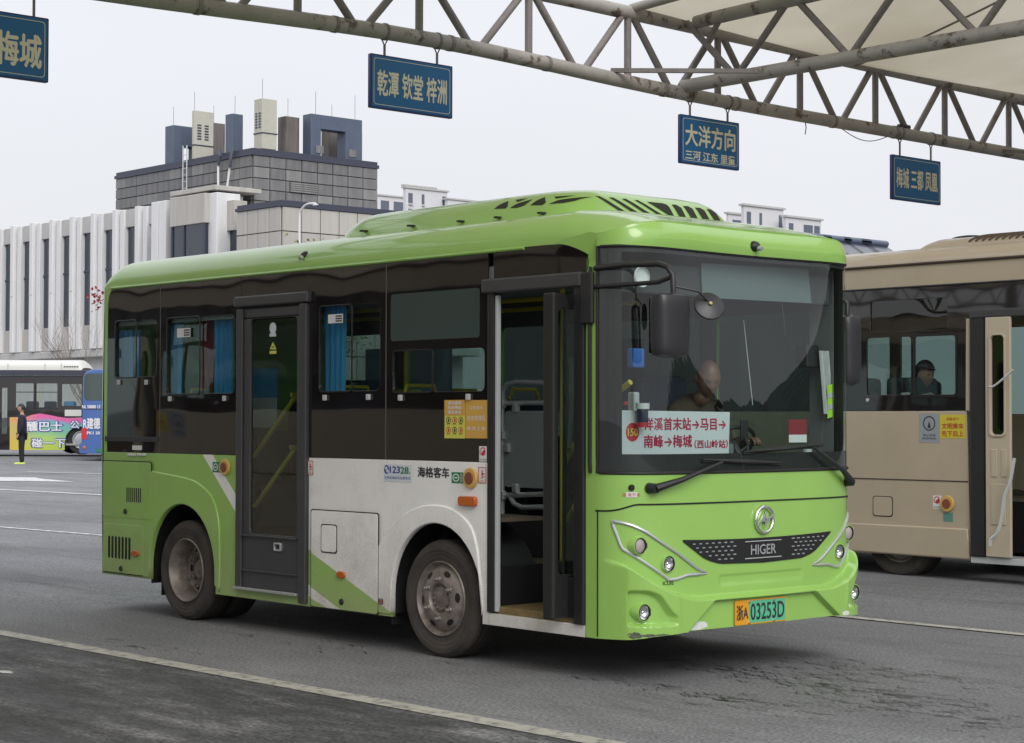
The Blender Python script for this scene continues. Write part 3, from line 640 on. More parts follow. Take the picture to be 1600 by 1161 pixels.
# grille
gt = lambda y: .838-.012*(1-min(1, abs(y-1.1)/.695)**2)
def gb(y): return interp(abs(y-1.1), [0, .38, .47, .53, .695], [.672, .682, .702, .725, .828])
b = MB(); b.grid(lambda u, v: (lambda y: (xf(y, .75)+.006+.006*0, y, lerp(gb(y), gt(y), v)))(lerp(.405, 1.795, u)), 60, 4)
gr = b.build('grille', M('grille_black', (.012, .012, .013), .3, coat=.3), bus, smooth=True)
b = MB(); rows = [.81, .785, .76, .735, .71]
for j, z in enumerate(rows):
    for i in range(26):
        y = .43+.0525*i+(.026 if j % 2 else 0)
        if abs(y-1.1) < .27 or gb(y) > z-.012 or gb(y+.03) > z-.012: continue
        ln = .03*(1-.5*abs(y-1.1)/.7); b.box((xf(y, z)+.006, y, z-.0035), (xf(y, z)+.012, y+ln, z+.0035))
b.build('grille_dashes', m_silver, gr, kind='stuff')
for z in (.806, .703):
    MB().tube([(xf(y, z)+.008, y, z) for y in (.93, 1.0, 1.1, 1.2, 1.27)], .0035, 6).build('grille_bar', m_silver, gr)
text('lettering', 'HIGER', lambda u, v, w: (xf(u, v)+.008+w, u, v), m_silver, gr, 1.1, .755, .06, .235, bold=.02)
# badge
ec = (1.103, .937)
me = MB(); R_ = .080
me.tube([(xf(ec[0], ec[1])+.014, ec[0]+R_*math.cos(a), ec[1]+R_*math.sin(a)) for a in [2*PI*i/40 for i in range(40)]], .0105, 10, True)
em = me.build('badge', m_chrome, bus, smooth=True)
def sw(pts): return mapped(shape_mesh([cat_rom(pts, 5, True)], [], .018, .006), lambda u, v, w: (xf(ec[0], ec[1])+.016+w, ec[0]+u*.076, ec[1]+v*.076))
for pts in ([(-.95, -.42), (-.45, .05), (.02, .62), (.10, .58), (.02, .05), (.12, -.05), (-.1, -.15), (-.5, -.2)], [(.95, .38), (.45, -.1), (.02, -.62), (-.10, -.55), (.0, -.05), (-.1, .05), (.1, .12), (.5, .2)]):
    link('wing', sw(pts), m_chrome, em, smooth=False)
# headlamp outline rings, both sides
RL = [(0.022,0.949),(0.037,0.949),(0.085,0.932),(0.158,0.891),(0.243,0.833),(0.369,0.758),(0.519,0.665),(0.603,0.633),(0.519,0.629),(0.437,0.627),(0.369,0.612),(0.304,0.607),(0.277,0.623),(0.158,0.705),(0.065,0.779),(0.047,0.809),(0.035,0.868)]
for s in (0, 1):
    P = [(y if s == 0 else 2.2-y, z) for y, z in RL]; P = cat_rom(P, 4, True); n_ = len(P)
    pts = [(xf(y, z)+.004+bump_d(y, z)*.6, y, z) for y, z in P]; rad = [.010 if abs((y if s == 0 else 2.2-y)-.3) < .22 else .010-.005*sstep(.5, .6, (y if s == 0 else 2.2-y)) for y, z in P]
    MB().tube(pts, .01, 8, True, rr=rad).build('headlamp_trim', m_silver, bus, smooth=True)
def lamp(name, y, z, r, kind, off=.0):
    S_ = [xf(y+r*k, z)+bump_d(y+r*k, z) for k in (-1, -.5, 0, .5, 1)]; x = (max(S_)*.25+S_[2]*.75)+off; c = (x, y, z)
    rim = MB().lathe([(-.09, r*.80), (-.09, r*1.14), (.002, r*1.14), (.006, r*1.10), (.006, r*1.0), (-.006, r*.93), (-.03, r*.86)], c, (1, 0, 0), 36).build(name, m_green, bus, smooth=True)
    MB().lathe([(.001, r*1.02), (.008, r*1.0), (.008, r*.93), (-.004, r*.92)], c, (1, 0, 0), 32).build('bezel', m_black, rim, smooth=True)
    if kind == 'round': MB().lathe([(-.012, r*.97), (-.004, r*.95), (.004, r*.7), (.006, 0.001)], c, (1, 0, 0), 32).build('lens', M('frosted_lens', (.42, .36, .36), .35, coat=.4), rim, smooth=True)
    else:
        MB().lathe([(0, r*.96), (-.012, r*.86), (-.028, r*.55), (-.034, 0.001)], c, (1, 0, 0), 32).build('reflector', m_lampr, rim, smooth=True)
        MB().ball((x-.014, y, z), r*.28, 12, 8).build('bulb_cap', m_chrome, rim, smooth=True)
        MB().lathe([(.0, r*.97), (.010, r*.7), (.013, 0.001)], c, (1, 0, 0), 32).build('lens', m_lens, rim, smooth=True)
m_lampr = M('lamp_bowl', (.62, .63, .66), .22, metal=.8, var=.35, vscale=60)
for y in (.298, 1.902): lamp('headlamp', y, .701, .046, 'r', .004)
for y in (.121, 2.079): lamp('side_lamp', y, .811, .047, 'round', .004)
for y in (.113, 2.087): lamp('fog_lamp', y, .425, .048, 'r', .006)
# number plate
pq = (.819, .303, 1.301, .4535); xp = xf(1.06, .38)+bump_d(1.06, .38)+.004
pl = plate('number_plate', rr(*pq, .01), facing(xp), M('plate_yellow', (.72, .33, .02), .35), bus, depth=.004, bevel=.001)
gp = (pq[0]+.128, pq[1]+.008, pq[2]-.008, pq[3]-.008)
plate('green_field', rr(*gp, .006), facing(xp), M('plate_green', (.10, .48, .27), .35), pl, depth=.0012, base=.004)
text('lettering', '浙A', facing(xp), m_darkprint, pl, pq[0]+.066, (pq[1]+pq[3])/2, .09, .105, bold=.02, lift=.0062)
text('lettering', '03253D', facing(xp), m_darkprint, pl, (gp[0]+gp[2])/2, (pq[1]+pq[3])/2, .10, .315, bold=.02, lift=.0062)
for y, z in ((pq[0]+.128, pq[3]-.012), (pq[0]+.36, pq[3]-.012), (pq[0]+.128, pq[1]+.012), (pq[0]+.36, pq[1]+.012)): MB().cyl((xp, y, z), (xp+.012, y, z), .009, n=10).build('bolt', m_chrome, pl, bevel=.002)
# towing eye cap, sticker, LPS lettering, scrapes
y, z = (0.085,1.152); MB().lathe([(-.01, .018), (.006, .018), (.007, .001)], (xf(y+.01, z), y, z), (1, 0, 0), 20).build('sensor_hole', m_rubber, bus)
a_, b_ = (0.063,1.125), (0.112,1.095); s = plate('sticker', [(lerp(a_[0], b_[0], t), b_[1]) for t in [i/8 for i in range(9)]]+[(lerp(b_[0], a_[0], t), a_[1]) for t in [i/8 for i in range(9)]], onfront(.0035), m_white, bus, depth=.001)
text('lettering', '应急开关', onfront(.004), m_red, s, (a_[0]+b_[0])/2, (a_[1]+b_[1])/2, .02, .075, lift=.0015)
y, z = (0.3,0.587); text('lettering', 'ICUIS', onfront(.0), m_darkprint, bus, y, z, .022, .075, bold=.02, lift=.002)
m_scrape = M('scraped_filler', (.68, .70, .66), .6, var=.2, vscale=30); m_scuff = M('scuffed_plastic', (.10, .11, .08), .8, var=.5, vscale=60)
def blot(name, y0, z0, ry, rz, m, seed, n=22):
    rnd = random.Random(seed); pts = [(y0+ry*math.cos(2*PI*i/n)*rnd.uniform(.72, 1.1), z0+rz*math.sin(2*PI*i/n)*rnd.uniform(.6, 1.1)) for i in range(n)]
    pts = [(a, max(b_, zbot(a)+.003)) for a, b_ in pts]; c = (y0, z0)
    bb = MB(); nn = len(pts); R2 = [(xf(a, b_)+bump_d(a, b_)+.002, a, b_) for a, b_ in pts]; mid = [(lambda p, q: (xf(p, q)+bump_d(p, q)+.002, p, q))(c[0]+(a-c[0])*.5, c[1]+(b_-c[1])*.5) for a, b_ in pts]
    bb.add(R2+mid+[(xf(*c)+bump_d(*c)+.002, *c)], [(i, (i+1) % nn, nn+(i+1) % nn, nn+i) for i in range(nn)]+[(nn+i, nn+(i+1) % nn, 2*nn) for i in range(nn)]); bb.build(name, m, bus, smooth=False)
blot('paint_scrape', *(0.518,0.325), .085, .03, m_scrape, 3)
blot('paint_scrape', *(0.436,0.311), .05, .008, m_scrape, 5)
blot('scuff', .06, .292, .03, .022, m_scuff, 8); blot('scuff', .12, .292, .04, .012, m_scuff, 9); blot('scuff', .19, .292, .05, .010, m_scuff, 10)
y, z = (1.868,0.31); blot('paint_scrape', y, z, .045, .02, m_scrape, 11)
# --- windscreen
ZW0, ZW1 = 1.236, 2.576
def ws(off): 
    def f(u, v):
        y = plan((2*u-1)*.985); z = lerp(ZW0, ZW1, v); return (xf(y, z)+off, y, z)
    return f
wsc = MB().grid(ws(.0), 90, 40).build('windscreen', m_ws, bus, smooth=True)
def fritkeep(u, v):
    y = plan((2*u-1)*.985); z = lerp(ZW0, ZW1, v)
    return z < 1.345-.0 or z > 2.545 or y < .055 or y > 2.155 
MB().grid(ws(-.006), 180, 120, fritkeep).build('black_border', m_rubber, wsc, smooth=True)
def gasket(): 
    o = []
    for i in range(61): y = plan(lerp(-.985, .985, i/60)); o.append((xf(y, ZW0)+.002, y, ZW0+.001))
    for i in range(1, 12): z = lerp(ZW0, ZW1, i/12); y = plan(.985); o.append((xf(y, z)+.002, y, z))
    for i in range(61): y = plan(lerp(.985, -.985, i/60)); o.append((xf(y, ZW1)+.002, y, ZW1))
    for i in range(1, 12): z = lerp(ZW1, ZW0, i/12); y = plan(-.985); o.append((xf(y, z)+.002, y, z))
    return o
MB().tube(gasket(), .011, 6, True).build('rubber_seal', m_rubber, wsc, smooth=True)
MB().tube([(-.408, -.006, 1.235), (-.408, -.012, 1.3), (-.408, -.012, 2.42), (-.408, -.004, 2.46)], .012, 8).build('pillar_seal', m_rubber, bus, smooth=True)
# wipers
def onws(px): return px
def wiper(piv, elbow, a, b_, name='wiper'):
    P = lambda q, o: Vector((xf(*q)+o, q[0], q[1]))
    w = MB(); w.tube([P(piv, .05), P(((piv[0]*2+elbow[0])/3, (piv[1]*2+elbow[1])/3), .06), P(elbow, .045)], .017, 8, rr=[.026, .017, .009]); w.cyl(P(piv, -.005), P(piv, .06), .034, .028, 14)
    o = w.build(name, m_black, bus, smooth=True)
    pts = [P((lerp(a[0], b_[0], t), lerp(a[1], b_[1], t)), .012+.012*math.sin(PI*t)) for t in [i/8 for i in range(9)]]
    MB().tube(pts, .009, 6, rr=[.004, .008, .01, .013, .015, .013, .01, .008, .004]).build('blade', m_black, o, smooth=True)
    MB().tube([P((lerp(a[0], b_[0], t), lerp(a[1], b_[1], t)-.012), .006) for t in [i/8 for i in range(9)]], .005, 5).build('rubber_lip', m_rubber, o)
wiper((0.18,1.148), (0.692,1.296), (0.563,1.313), (1.28,1.284))
wiper((2.02, 1.151), (1.56,1.382), (0.923,1.356), (1.719,1.397))
# --- mirrors
def mirror(sy):
    f = lambda y: y if sy > 0 else 2.2-y
    br = MB(); br.box((-.47, f(-.035)-.0, 2.12), (-.37, f(-.005), 2.43)) if sy > 0 else br.box((-.47, f(-.005), 2.12), (-.37, f(-.035), 2.43))
    o = br.build('mirror_bracket', m_black, bus, bevel=.01)
    return o, f
MP = [(-0.37,0.006,2.451),(0.0,-0.005,2.451),(0.2,-0.017,2.435),(0.26,-0.012,2.392),(0.28,-0.017,2.299),(0.28,-0.038,2.211)]
mo, _ = mirror(1)
hx = .28
def P3(t): return Vector(t)
up = [P3(t) for t in [(-0.37,-0.005,2.45),(-0.12,-0.015,2.454),(0.18,-0.033,2.441),(0.24,-0.028,2.421),(0.27,-0.017,2.373),(0.28,-0.022,2.281),(0.28,-0.017,2.197)]]
MB().tube(up, .017, 10).build('mirror_arm', m_black, mo, smooth=True)
lo_ = [P3(t) for t in [(-0.37,-0.005,2.34),(-0.12,-0.015,2.338),(0.16,-0.023,2.338),(0.26,-0.022,2.362)]]
MB().tube(lo_, .014, 10).build('mirror_arm', m_black, mo, smooth=True)
c0, c1 = [(0.27,-0.059,2.269),(0.27,-0.043,1.899)]
def housing(c0, c1, wy, dx, par, glassdir=-1):
    zt_, zb_ = c0[2], c1[2]; cx, cy = c0[0], (c0[1]+c1[1])/2
    def f(u, v):
        a = 2*PI*u; t = v*2-1; k = (1-abs(t)**6)**.35 if abs(t) < 1 else 0; k = max(k, .55)*(1 if abs(t) < .999 else 0.0)
        px = abs(math.cos(a))**.6*math.copysign(1, math.cos(a)); py = abs(math.sin(a))**.7*math.copysign(1, math.sin(a))
        return (cx+dx*(.55+.45*k)*px*(1.0 if px > 0 else .6), cy+(wy*.5)*(.8+.2*k if k > 0 else 0)*py*(1.03-.05*v) if k > 0 else cy, lerp(zt_, zb_, v))
    h = MB().grid(f, 40, 24).build('mirror_housing', m_mirror, par, smooth=True)
    b = MB(); b.grid(lambda u, v: (cx-dx*.66, cy+wy*.4*(2*u-1), lerp(zt_-.03, zb_+.03, v)), 1, 1); b.build('mirror_glass', M('mirror_silver', (.8, .8, .8), .02, metal=1), par)
    return h
m_mirror = M('mirror_shell', (.022, .022, .026), .35, bump=.1, bscale=220)
housing(c0, c1, .25, .085, mo)
arm = [P3(t) for t in [(0.29,-0.017,2.306),(0.33,0.046,2.292),(0.36,0.104,2.279),(0.37,0.174,2.223)]]
MB().tube(arm, .006, 8).build('small_mirror_arm', m_black, mo, smooth=True)
cc = Vector((0.37,0.18,2.202))
dn = Vector((.62, -.35, .35)).normalized()
MB().lathe([(-.012, .083), (-.004, .09), (.004, .086), (.016, .05), (.02, .001)], cc, dn, 32).build('round_mirror', m_mirror, mo, smooth=True)
MB().cyl(cc, cc+dn*.035, .014, .010, 10).build('ball_joint', M('brass', (.3, .26, .1), .4, metal=.6), mo)
# mirror on the far side (edge on behind the corner)
b = MB(); b.box((-.42, 2.205, 2.18), (-.34, 2.24, 2.42)); ml = b.build('mirror_bracket', m_black, bus, bevel=.01)
MB().tube([(-.37, 2.235, 2.36), (-.33, 2.28, 2.37), (-.30, 2.30, 2.34), (-.30, 2.30, 2.22)], .017, 10).build('mirror_arm', m_black, ml, smooth=True)
housing((-.30, 2.30, 2.26), (-.30, 2.30, 1.78), .17, .08, ml)

# --- rear door (closed)
dx0, dx1 = -4.139, -3.261
fr = MB(); zb = 0.308
fr.box((dx0, -.03, zb-.01), (dx0+.075, .04, 2.36)); fr.box((dx1-.085, -.03, zb-.06), (dx1, .04, 2.37)); fr.box((dx0+.0751, -.012, 2.29), (dx1-.0851, .04, 2.36))
rd = fr.build('rear_door', m_charcoal, bus, bevel=.008)
b = MB(); b.box((dx0-.025, -.04, 2.375), (dx1+.025, .02, 2.455)); b.build('door_header', m_charcoal, rd, bevel=.012)
lx0, lx1 = dx0+.082, dx1-.092; gx = (-3.973,0.712,-3.385,2.28)
plate('door_leaf', rr(lx0, zb+.012, lx1, 2.285, .02), side(.005), m_charcoal, rd, holes=[rr(*gx, .04)], depth=.03, bevel=.004, base=-.01)
plate('door_pane', rr(gx[0]-.01, gx[1]-.01, gx[2]+.01, gx[3]+.01, .04), side(.004), m_glassdoor, rd, depth=.004)
b = MB(); z_ = 0.709; b.box((lx0+.005, -.035, z_-.018), (lx1-.005, -.012, z_-.006)); z_ = 0.441; b.box((lx0+.005, -.03, z_-.006), (lx1-.005, -.012, z_+.006)); b.build('ledge', m_charcoal, rd, bevel=.003)
q = (-3.639,0.601,-3.552,0.661); h_ = plate('door_handle', rr(*q, .01), side(0), m_silver, rd, holes=[rr(q[0]+.012, q[1]+.012, q[2]-.012, q[3]-.012, .008)], depth=.02, bevel=.003, base=.014)
MB().box((q[0]+.02, -.02, q[1]+.02), (q[2]-.02, -.012, q[3]-.02)).build('latch_button', m_black, rd)
MB().box((dx0, -.045, zb-.012), (dx1-.09, .03, zb+.008)).build('door_step_trim', m_silver, rd, bevel=.003)
me = mapped(shape_mesh([circ(*(-3.702,2.207), .042, 24)], [], .0005), lambda u, v, w: side(0)(u, v, w+.003)); link('sticker', me, m_paleblue, rd)
q = (-3.742,2.147,-3.661,2.17); sticker('sticker', *q, m_paleblue, rd, base=.003)
t0, t1, t2 = [(-3.741,2.055),(-3.656,2.053),(-3.701,2.109)]; sticker('sticker', *(-3.741,2.021,-3.656,2.044), m_notice_y, rd, base=.003)
me = mapped(shape_mesh([[t0, t1, t2]], [[((t0[0]*.6+t2[0]*.4)*1, t0[1]+.012), ((t1[0]*.6+t2[0]*.4)*1, t0[1]+.012), (t2[0], t2[1]-.03)]], .0005), lambda u, v, w: side(0)(u, v, w+.003)); link('sticker', me, m_notice_y, rd)
for P in [[(-4.129,0.13,1.271),(-3.586,0.13,1.725)],[(-4.109,0.13,0.905),(-3.591,0.13,1.345)]]:
    MB().tube([Vector(P[0])+Vector((0,-.05,0)), P[0], P[1], Vector(P[1])+Vector((0,-.05,0))], .017, 10).build('grab_rail', m_yellowrail, rd, smooth=True)
# --- front door (open): jambs, header, folded leaves
fx0, fx1 = -1.334, -0.455
b = MB(); b.box((fx0, -.012, .34), (fx0+.06, .06, 2.40)); b.box((fx1-.085, -.02, .33), (fx1, .07, 2.40))
fd = b.build('front_door', m_black, bus, bevel=.006)
b = MB(); b.box((fx0-.03, -.04, 2.345), (fx1-.01, .05, 2.435)); b.build('door_header', m_charcoal, fd, bevel=.012)
MB().box((fx0+.0605, .0, .345), (fx0+.085, .03, 2.33)).build('jamb_seal', m_greyrail, fd, bevel=.004)
xa = -0.655
def leaf(x, y0, y1, name='door_leaf'):     # a leaf folded square to the side
    t = .035; f = lambda u, v, w: (x+w, u, v)
    l_ = plate(name, rr(y0, .36, y1, 2.31, .02), f, m_black, fd, holes=[rr(y0+.05, .62, y1-.05, 2.22, .04)], depth=t, bevel=.006)
    plate('door_pane', rr(y0+.045, .61, y1-.045, 2.23, .04), lambda u, v, w: (x+.015+w, u, v), m_glassdoor, l_, depth=.004); return l_
xl_ = -0.61
leaf(xl_-.03, -.13, .25)
b = MB(); b.box((xl_-.045, -.165, .36), (xl_+.045, -.125, 2.31)); b.build('edge_rubber', m_rubber, fd, bevel=.012)
g0, g1 = -0.66, -0.543
lf2 = plate('door_leaf', rr(g0, .36, g1+.02, 2.31, .015), side(.0), m_black, fd, holes=[rr(g0+.018, .60, g1, 2.24, .03)], depth=.03, bevel=.005, base=-.03)
plate('door_pane', rr(g0+.012, .59, g1+.006, 2.25, .03), side(.012), m_glassdoor, lf2, depth=.004)
MB().tube([(-0.64,0.06,1.922),(-0.639,0.06,1.611),(-0.656,0.06,1.378)], .013, 8).build('grab_rail', m_greyrail, fd, smooth=True)
MB().tube([(-0.683,0.06,1.293),(-0.605,0.06,1.41)], .014, 8).build('grab_rail', m_yellowrail, fd, smooth=True)
MB().tube([(-0.683,0.06,0.932),(-0.605,0.06,1.039)], .014, 8).build('grab_rail', m_yellowrail, fd, smooth=True)
# --- interior
ZF = .62
b = MB(); b.box((-6.05, .48, ZF-.06), (-1.28, 1.72, ZF)); b.box((-4.40, .03, ZF-.06), (-2.36, .479, ZF)); b.box((-4.40, 1.721, ZF-.06), (-2.36, 2.16, ZF)); b.box((-5.42, .03, .905), (-4.39, .479, .93)); b.box((-5.42, 1.721, .905), (-4.39, 2.16, .93)); b.box((-2.36, .03, .9), (-1.33, .479, .925)); b.box((-1.28, .74, ZF-.06), (-.15, 2.1, ZF)); b.build('cabin_floor', m_floor, bus)
MB().box((-1.30, .02, .33), (-.45, .74, .375)).build('entrance_step', M('step_mat', (.20, .14, .06), .8, var=.3, vscale=12), bus, bevel=.004)
b = MB(); b.box((-1.30, .741, .375), (-.3, .77, ZF-.001)); b.box((-1.3301, .03, .375), (-1.302, .74, ZF+.001)); b.build('step_riser', m_black, bus)
b = MB(); b.grid(lambda u, v: (lerp(-6.0, -.35, u), lerp(.06, 2.14, v), 2.50), 1, 1); b.build('cabin_ceiling', m_interior, bus)
b = MB(); b.box((-6.02, .03, ZF), (-5.99, 2.17, 1.45)); b.build('rear_bulkhead', m_interior, bus)
m_farglass = glass('privacy_glass', (.42, .50, .48), 1.2)
# far side wall with windows
holes = [rr(-5.95, 1.42, -5.0, 2.28, .05), rr(-4.85, 1.42, -3.8, 2.28, .05), rr(-3.65, 1.42, -2.6, 2.28, .05), rr(-2.45, 1.42, -1.5, 2.28, .05), rr(-1.35, 1.25, -.5, 2.28, .05)]
fw_ = plate('far_side_panel', [(XR, .26), (WR-.465, .26)]+arch(WR, .26)[1:-1]+[(WR+.465, .24), (WF-.458, .24)]+arch(WF, .24, hw=.458, hh=.492)[1:-1]+[(WF+.458, .26), (-.365, .258), (-.365, 2.62), (XR, 2.62)], side(W, 1), m_green, bus, holes=holes, depth=.03, base=-.03)
plate('far_lining', [(-6.0, .63), (-.30, .63), (-.30, 2.55), (-6.0, 2.55)], side(W-.045, 1), M('far_lining_grey', (.16, .165, .165), .6), bus, holes=holes, depth=.006, base=-.006)
for h in holes:
    xx = [p[0] for p in h]; zz = [p[1] for p in h]
    plate('pane', rr(min(xx)-.01, min(zz)-.01, max(xx)+.01, max(zz)+.01, .03), side(W-.02, 1), m_farglass, fw_, depth=.004)
# lower inner linings (keep daylight out below the windows)
b = MB(); b.box((-6.0, .035, .93), (-4.16, .055, 1.40)); b.box((-3.24, .035, .93), (-1.34, .055, 1.40)); b.box((-6.05, 1.0, ZF), (-6.0, 1.2, 1.4)); b.box((-6.0, .035, 2.30), (-4.16, .055, 2.52)); b.box((-3.24, .035, 2.36), (-.5, .055, 2.52)); b.build('lining', m_interior, bus)
MB().box((-.47, .031, .66), (-.345, .045, 2.57)).build('lining', m_dash, bus)
# seats
def seat(x, y, rot=0):
    s = sub('seat', bus); s.matrix_basis = wpos(bus).inverted() @ Matrix.Translation((x, y, ZF)) @ Matrix.Rotation(rot, 4, 'Z')
    def p(mb, nm, m, bv=.0): 
        o = link(nm, mb.mesh(bv), m, s, world=False); return o
    p(MB().box((-.2, -.2, .38), (.22, .2, .45)), 'cushion', m_seat, .03)
    p(MB().box((-.27, -.2, .42), (-.18, .2, 1.08)), 'backrest', m_seat, .035)
    p(MB().tube([(-.23, -.15, 1.08), (-.23, -.12, 1.16), (-.23, .12, 1.16), (-.23, .15, 1.08)], .014, 8), 'grab_handle', m_yellowrail)
    p(MB().box((-.15, -.03, 0), (.1, .03, .38)), 'pedestal', m_black)
for x in (-5.6, -4.9, -2.95, -2.2): seat(x, .34)
for x in (-5.6, -4.9, -4.2, -3.5, -2.8, -2.1): seat(x, 1.85)
seat(-5.6, 1.1)
for x in (-4.4, -3.1, -1.45): MB().tube([(x, .75, ZF), (x, .75, 2.50)], .016, 8).build('stanchion', m_yellowrail, bus, smooth=True)
# curtains
def curtain(x0, x1, z0, z1, y=.10, f=9, taper=0):
    def fn(u, v):
        xx = lerp(x0+taper*(1-v)*.5, x1-taper*(1-v)*.5, u); return (xx, y+.018*math.sin(2*PI*f*u*.5+math.sin(3*v)*.4), lerp(z0, z1, v))
    return MB().grid(fn, 48, 12).build('curtain', m_curtain, bus, smooth=True)
curtain(*[-6.068,-5.835], 1.62, 2.27, f=6); curtain(*[-5.869,-5.759], 1.62, 2.27, .13, f=3)
curtain(*[-5.261,-5.073], 1.55, 2.33, f=5); curtain(*[-4.637,-4.374], 1.55, 2.33, f=8)
curtain(*[-3.228,-2.957], 1.50, 2.40, f=8, taper=.04)
# entrance barrier
yb = .80
A = [(-2.104,0.8,0.887),(-2.107,0.8,1.618),(-2.1,0.8,1.742),(-2.054,0.8,1.794),(-1.962,0.8,1.811),(-1.635,0.8,1.798)]
bar = MB().tube(A, .021, 10).build('barrier', m_steel, bus, smooth=True)
for P in [[(-2.107,0.8,1.662),(-1.604,0.8,1.664)],[(-2.105,0.8,1.027),(-1.602,0.8,1.052)],[(-2.019,0.8,1.021),(-1.979,0.8,0.975),(-1.901,0.8,0.951),(-1.602,0.8,0.966)]]: MB().tube(P, .018, 10).build('crossbar', m_steel, bar, smooth=True)
q = (-2.067,1.087,-1.616,1.609); plate('barrier_panel', rr(*q, .03), side(.80), M('barrier_grey', (.38, .43, .43), .4, coat=.3), bar, depth=.008, bevel=.002)
b = MB()
for p in [(-2.083,0.785,1.662),(-1.945,0.785,1.631),(-2.083,0.785,1.442),(-2.029,0.785,1.355),(-1.943,0.785,1.081),(-2.081,0.785,1.029),(-1.63,0.785,1.081)]: b.box((p[0]-.022, p[1]-.02, p[2]-.03), (p[0]+.022, p[1]+.02, p[2]+.03))
b.build('clamp', m_steel, bar, bevel=.006)
MB().box((-2.104-.05, .775, ZF-.2), (-.5, .825, 0.9)).build('kick_panel', M('kick_panel', (.045, .046, .048), .5), bus, bevel=.006)
# dashboard, steering wheel, screen pillar
def dash(u, v):
    y = lerp(.12, 2.08, u); a = v; return (lerp(xf(y, 1.3)-.03, -.62, a), y, lerp(1.27, 1.18, a)+.06*math.sin(PI*a)*(1 if y > 1.1 else .3))
b = MB(); b.grid(dash, 30, 10); b.box((-.62, .75, ZF), (-.56, 2.1, 1.2)); b.build('dashboard', m_dash, bus, smooth=True)
MB().tube([(-.62+.06*math.sin(a), 1.5+.21*math.cos(a), 1.40+.19*math.sin(a)*.55) for a in [2*PI*i/32 for i in range(32)]], .014, 8, True).build('steering_wheel', m_black, bus, smooth=True)
MB().cyl((-.45, 1.5, 1.15), (-.62, 1.5, 1.40), .03).build('steering_column', m_black, bus)
sd = MB(); sd.box((-1.28, 1.28, 1.02), (-.82, 1.74, 1.12)); sd.box((-1.33, 1.28, 1.05), (-1.23, 1.74, 1.85)); sd.box((-1.2, 1.35, ZF), (-.9, 1.65, 1.02)); sd.build('driver_seat', m_seat, bus, bevel=.04)
b = MB(); b.box((-1.45, 1.1, ZF), (-1.42, 2.15, 1.55)); b.build('driver_partition', m_interior, bus)
m_ledpane = M('sign_pane', (.15, .19, .19), .25, coat=.3)
me = mapped(shape_mesh([[(0.802,2.52),(1.836,2.537),(1.869,2.316),(0.813,2.307)]], [], .01), facing(-.26)); link('route_display', me, m_ledpane, bus)
b = MB(); b.box((-.33, .12, 2.31), (-.271, 2.08, 2.50)); b.build('display_housing', m_dash, bus, bevel=.01)
MB().lathe([(0, .001), (.01, .06), (.02, .065), (.03, .06)], (-0.22,0.216,2.4), (1, 0, 0), 24).build('ceiling_speaker', m_white, bus, smooth=True)
MB().tube([(-.52, .34, 1.2), (-.52, .34, 2.5)], .016, 10).build('stanchion', m_greyrail, bus, smooth=True)
MB().tube([(-0.673,0.25,1.581),(-0.327,0.25,1.777)], .018, 10).build('grab_rail', m_yellowrail, bus, smooth=True)
for yy, zz in ((.62, .2), (1.03, .2)): pass
b = MB(); q = (-0.3,0.399,1.535); b.box((-.50, q[1]-.0, 1.15), (-.44, q[1]+.05, 1.72)); b.build('card_reader_post', m_greyrail, bus, bevel=.01)
b = MB(); q = (-0.3,0.393,1.898); b.box((-.50, q[1]-.0, q[2]-.03), (-.44, q[1]+.10, q[2]+.09)); b.build('card_reader', M('reader_blue', (.03, .13, .45), .4), bus, bevel=.01)
for P in [[(-0.5,1.478,2.201),(-0.5,1.566,1.648)]]: MB().tube(P, .003, 6).build('reflection_rod', m_steel, bus, smooth=True)  # a pale line reflected in the windscreen, built as a thin rod
# clutter on and above the dash
o = MB().box((-.42, 1.02, 1.27), (-.34, 1.22, 1.42)).build('ticket_machine', m_black, bus, bevel=.015); MB().box((-.339, 1.05, 1.31), (-.336, 1.19, 1.40)).build('screen', m_ledpane, o)
MB().tube([(-.30, 1.30, 1.24), (-.32, 1.31, 1.38), (-.36, 1.33, 1.44)], .007, 6).build('phone_stalk', m_black, bus); MB().box((-.38, 1.30, 1.42), (-.365, 1.37, 1.55)).build('phone_holder', m_black, bus, bevel=.004)
o = MB().lathe([(-.02, .001), (-.02, .07), (.02, .075), (.02, .06), (.0, .02), (.0, .001)], (-.40, .62, 2.2), (1, 0, 0), 24).build('cab_fan', m_black, bus, smooth=True)
MB().box((-.46, 1.95, 1.9), (-.36, 2.08, 2.05)).build('side_monitor', m_black, bus, bevel=.01)
MB().grid(lambda u, v: (-1.36+.02*math.sin(14*u), 1.12+.30*u, 1.15+.95*v), 20, 6).build('cab_curtain', m_seat, bus, smooth=True)
MB().box((-.34, 1.55, 1.255), (-.24, 1.78, 1.30)).build('tissue_box', m_paleblue, bus, bevel=.008); MB().cyl((-.30, 1.88, 1.24), (-.30, 1.88, 1.36), .03, n=14).build('cup', m_steel, bus)
b = MB(); b.tube([(-.35, .45, 1.235), (-.28, .52, 1.26), (-.30, .75, 1.25), (-.25, .95, 1.26)], .006, 5); b.tube([(-.28, 1.6, 2.3), (-.27, 1.62, 2.1), (-.3, 1.70, 2.0)], .005, 5); b.build('cab_wiring', m_black, bus, kind='stuff')
b = MB(); b.tube([(-1.0, .9, 2.42), (-1.0, 2.1, 2.42)], .015, 8); b.tube([(-5.9, .75, 2.36), (-1.4, .75, 2.36)], .016, 8); b.tube([(-5.9, 1.5, 2.36), (-1.5, 1.5, 2.36)], .016, 8); b.build('ceiling_rail', m_yellowrail, bus, smooth=True)
